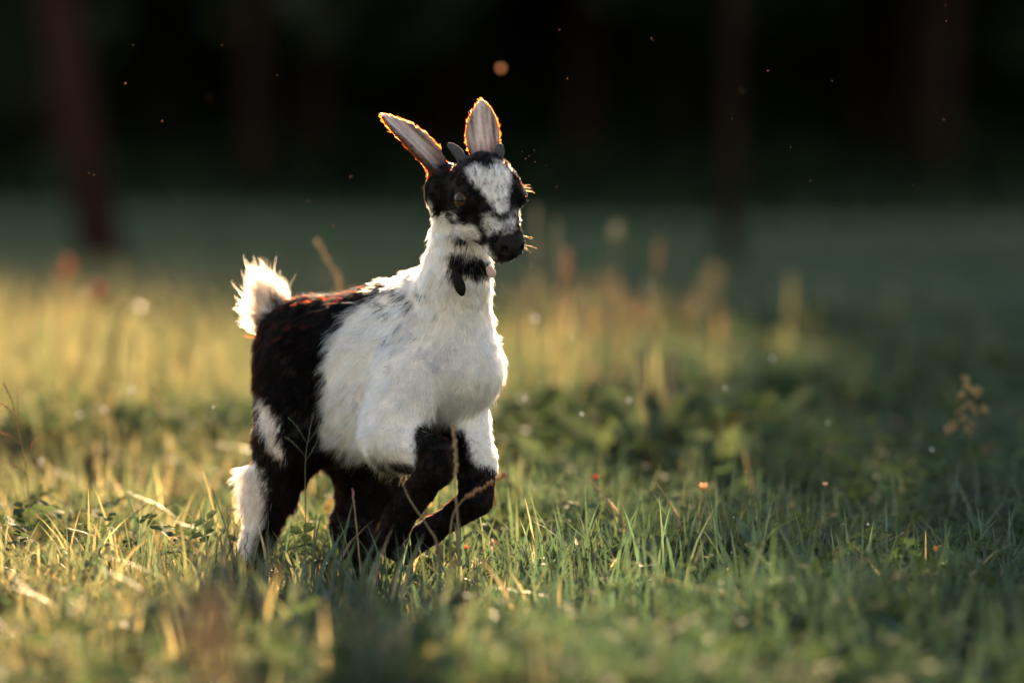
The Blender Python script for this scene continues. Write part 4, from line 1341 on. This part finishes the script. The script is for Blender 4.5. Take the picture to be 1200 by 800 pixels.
# dew and drifting specks
def specks():
    r = np.random.default_rng(44)
    b = MB()
    for px, py, y, s in ((587, 80, 1.15, 3.6), (190, 142, .1, .9), (205, 321, .15, .8), (361, 236, .2, .8), (411, 207, .2, .9), (110, 205, .1, .7), (104, 203, .1, .6), (156, 53, .0, .7), (260, 53, .1, .6),
                         (325, 88, .1, .6), (665, 92, .1, .7), (764, 46, .15, .8), (656, 35, .1, .7), (900, 83, .05, .7), (975, 95, .1, .7), (1109, 25, -.1, .8), (1108, 6, .1, .6), (950, 212, .1, .7),
                         (1106, 140, .1, .6), (858, 139, .1, .6), (652, 219, .1, .6), (1070, 217, .1, .6), (626, 176, -.1, .6), (616, 186, -.1, .7), (627, 190, -.1, .5), (612, 178, -.1, .5), (620, 183, -.1, .5), (640, 194, -.1, .4)):
        b.ball(at(px, py, y), s * (.001 if s > 2 else .0007), (.6, .46, .34) if s < 2 else (.9, .66, .45), 8, 6)
    for _ in range(14):
        px, py, y = r.uniform(0, 1200), r.uniform(0, 380), r.uniform(-.4, .9)
        b.ball(at(px, py, y), r.uniform(.25, .5) * .001, (.9, .7, .5), 6, 4)
    link('midges', b.mesh('midges'), M['petal'], kind='stuff', label='tiny sunlit midges and pollen drifting in the air', category='midges')
    b = MB()
    for px, py, y, s in ((154, 457, .85, 2.2), (93, 486, .9, 1.9), (627, 374, 1.0, 2.2), (682, 485, .3, 1.2), (737, 469, .6, 1.8), (615, 467, .5, 1.4), (122, 480, .9, 1.9), (48, 541, .7, 1.8), (250, 477, .2, .9),
                         (863, 687, -.15, 1.2), (1015, 712, -.25, 1.2), (739, 687, -.12, 1.0), (606, 740, -.45, 1.3), (850, 455, .5, 1.4), (1092, 527, .4, 1.4), (970, 495, .5, 1.2), (1017, 614, 0, .9), (905, 420, .8, 1.8)):
        b.ball(at(px, py, y), s * .0015, (.8, .8, .8), 10, 8)  # larger loose balls, some floating above the grass, added for blurred glints
    for _ in range(130):
        d = r.uniform(3.4, 6.5); x = r.uniform(-1, 1) * .133 * d
        b.ball((x, d - CAM_D, float(gz(x, d - CAM_D)) + r.uniform(.02, .07)), r.uniform(.4, 1.2) * .001, (.8, .8, .8), 8, 6)
    link('dew_and_glint_drops', b.mesh('dew_and_glint_drops'), M['dew'], kind='stuff', label='sparkling dew drops in the grass, with loose bright drops added above it as glints', category='dew')
def dew():
    m, nt, out = new_mat('dew')
    g = nt.nodes.new('ShaderNodeBsdfGlossy'); g.inputs['Roughness'].default_value = 0.14; g.inputs['Color'].default_value = (.95, .95, .95, 1)
    t = nt.nodes.new('ShaderNodeBsdfTranslucent'); t.inputs[0].default_value = (.9, .9, .9, 1)
    mx = nt.nodes.new('ShaderNodeMixShader'); mx.inputs[0].default_value = .5
    nt.links.new(t.outputs[0], mx.inputs[1]); nt.links.new(g.outputs[0], mx.inputs[2]); nt.links.new(mx.outputs[0], out.inputs[0])
    return m
M['dew'] = dew()
specks()

# amber tuft close to the camera, far out of focus, below the hind leg
r_ = np.random.default_rng(123)
base = at(262, 700, -1.85); base[2] = float(gz(base[0], -1.85))
o = thing('dry_grass_tuft', 'amber dry grass tuft blurred close to the camera under the hind leg', 'grass tuft', base)
for k in range(9):
    a = r_.uniform(0, 6.28); hh = r_.uniform(.13, .20)
    tip = np.array((math.cos(a) * .035, math.sin(a) * .035, hh))
    b = MB(); b.tube([(0, 0, -.01), tip * (.5, .5, .55), tip], [.0012, .001, .0006], TAN * .8, 5)
    grains(b, [tip * (f, f, .7 + .3 * f) for f in np.linspace(.6, 1, 7)], r_, TAN * .9, .004, 2, .8)
    link('stem', b.mesh('stem'), M['straw'], o)
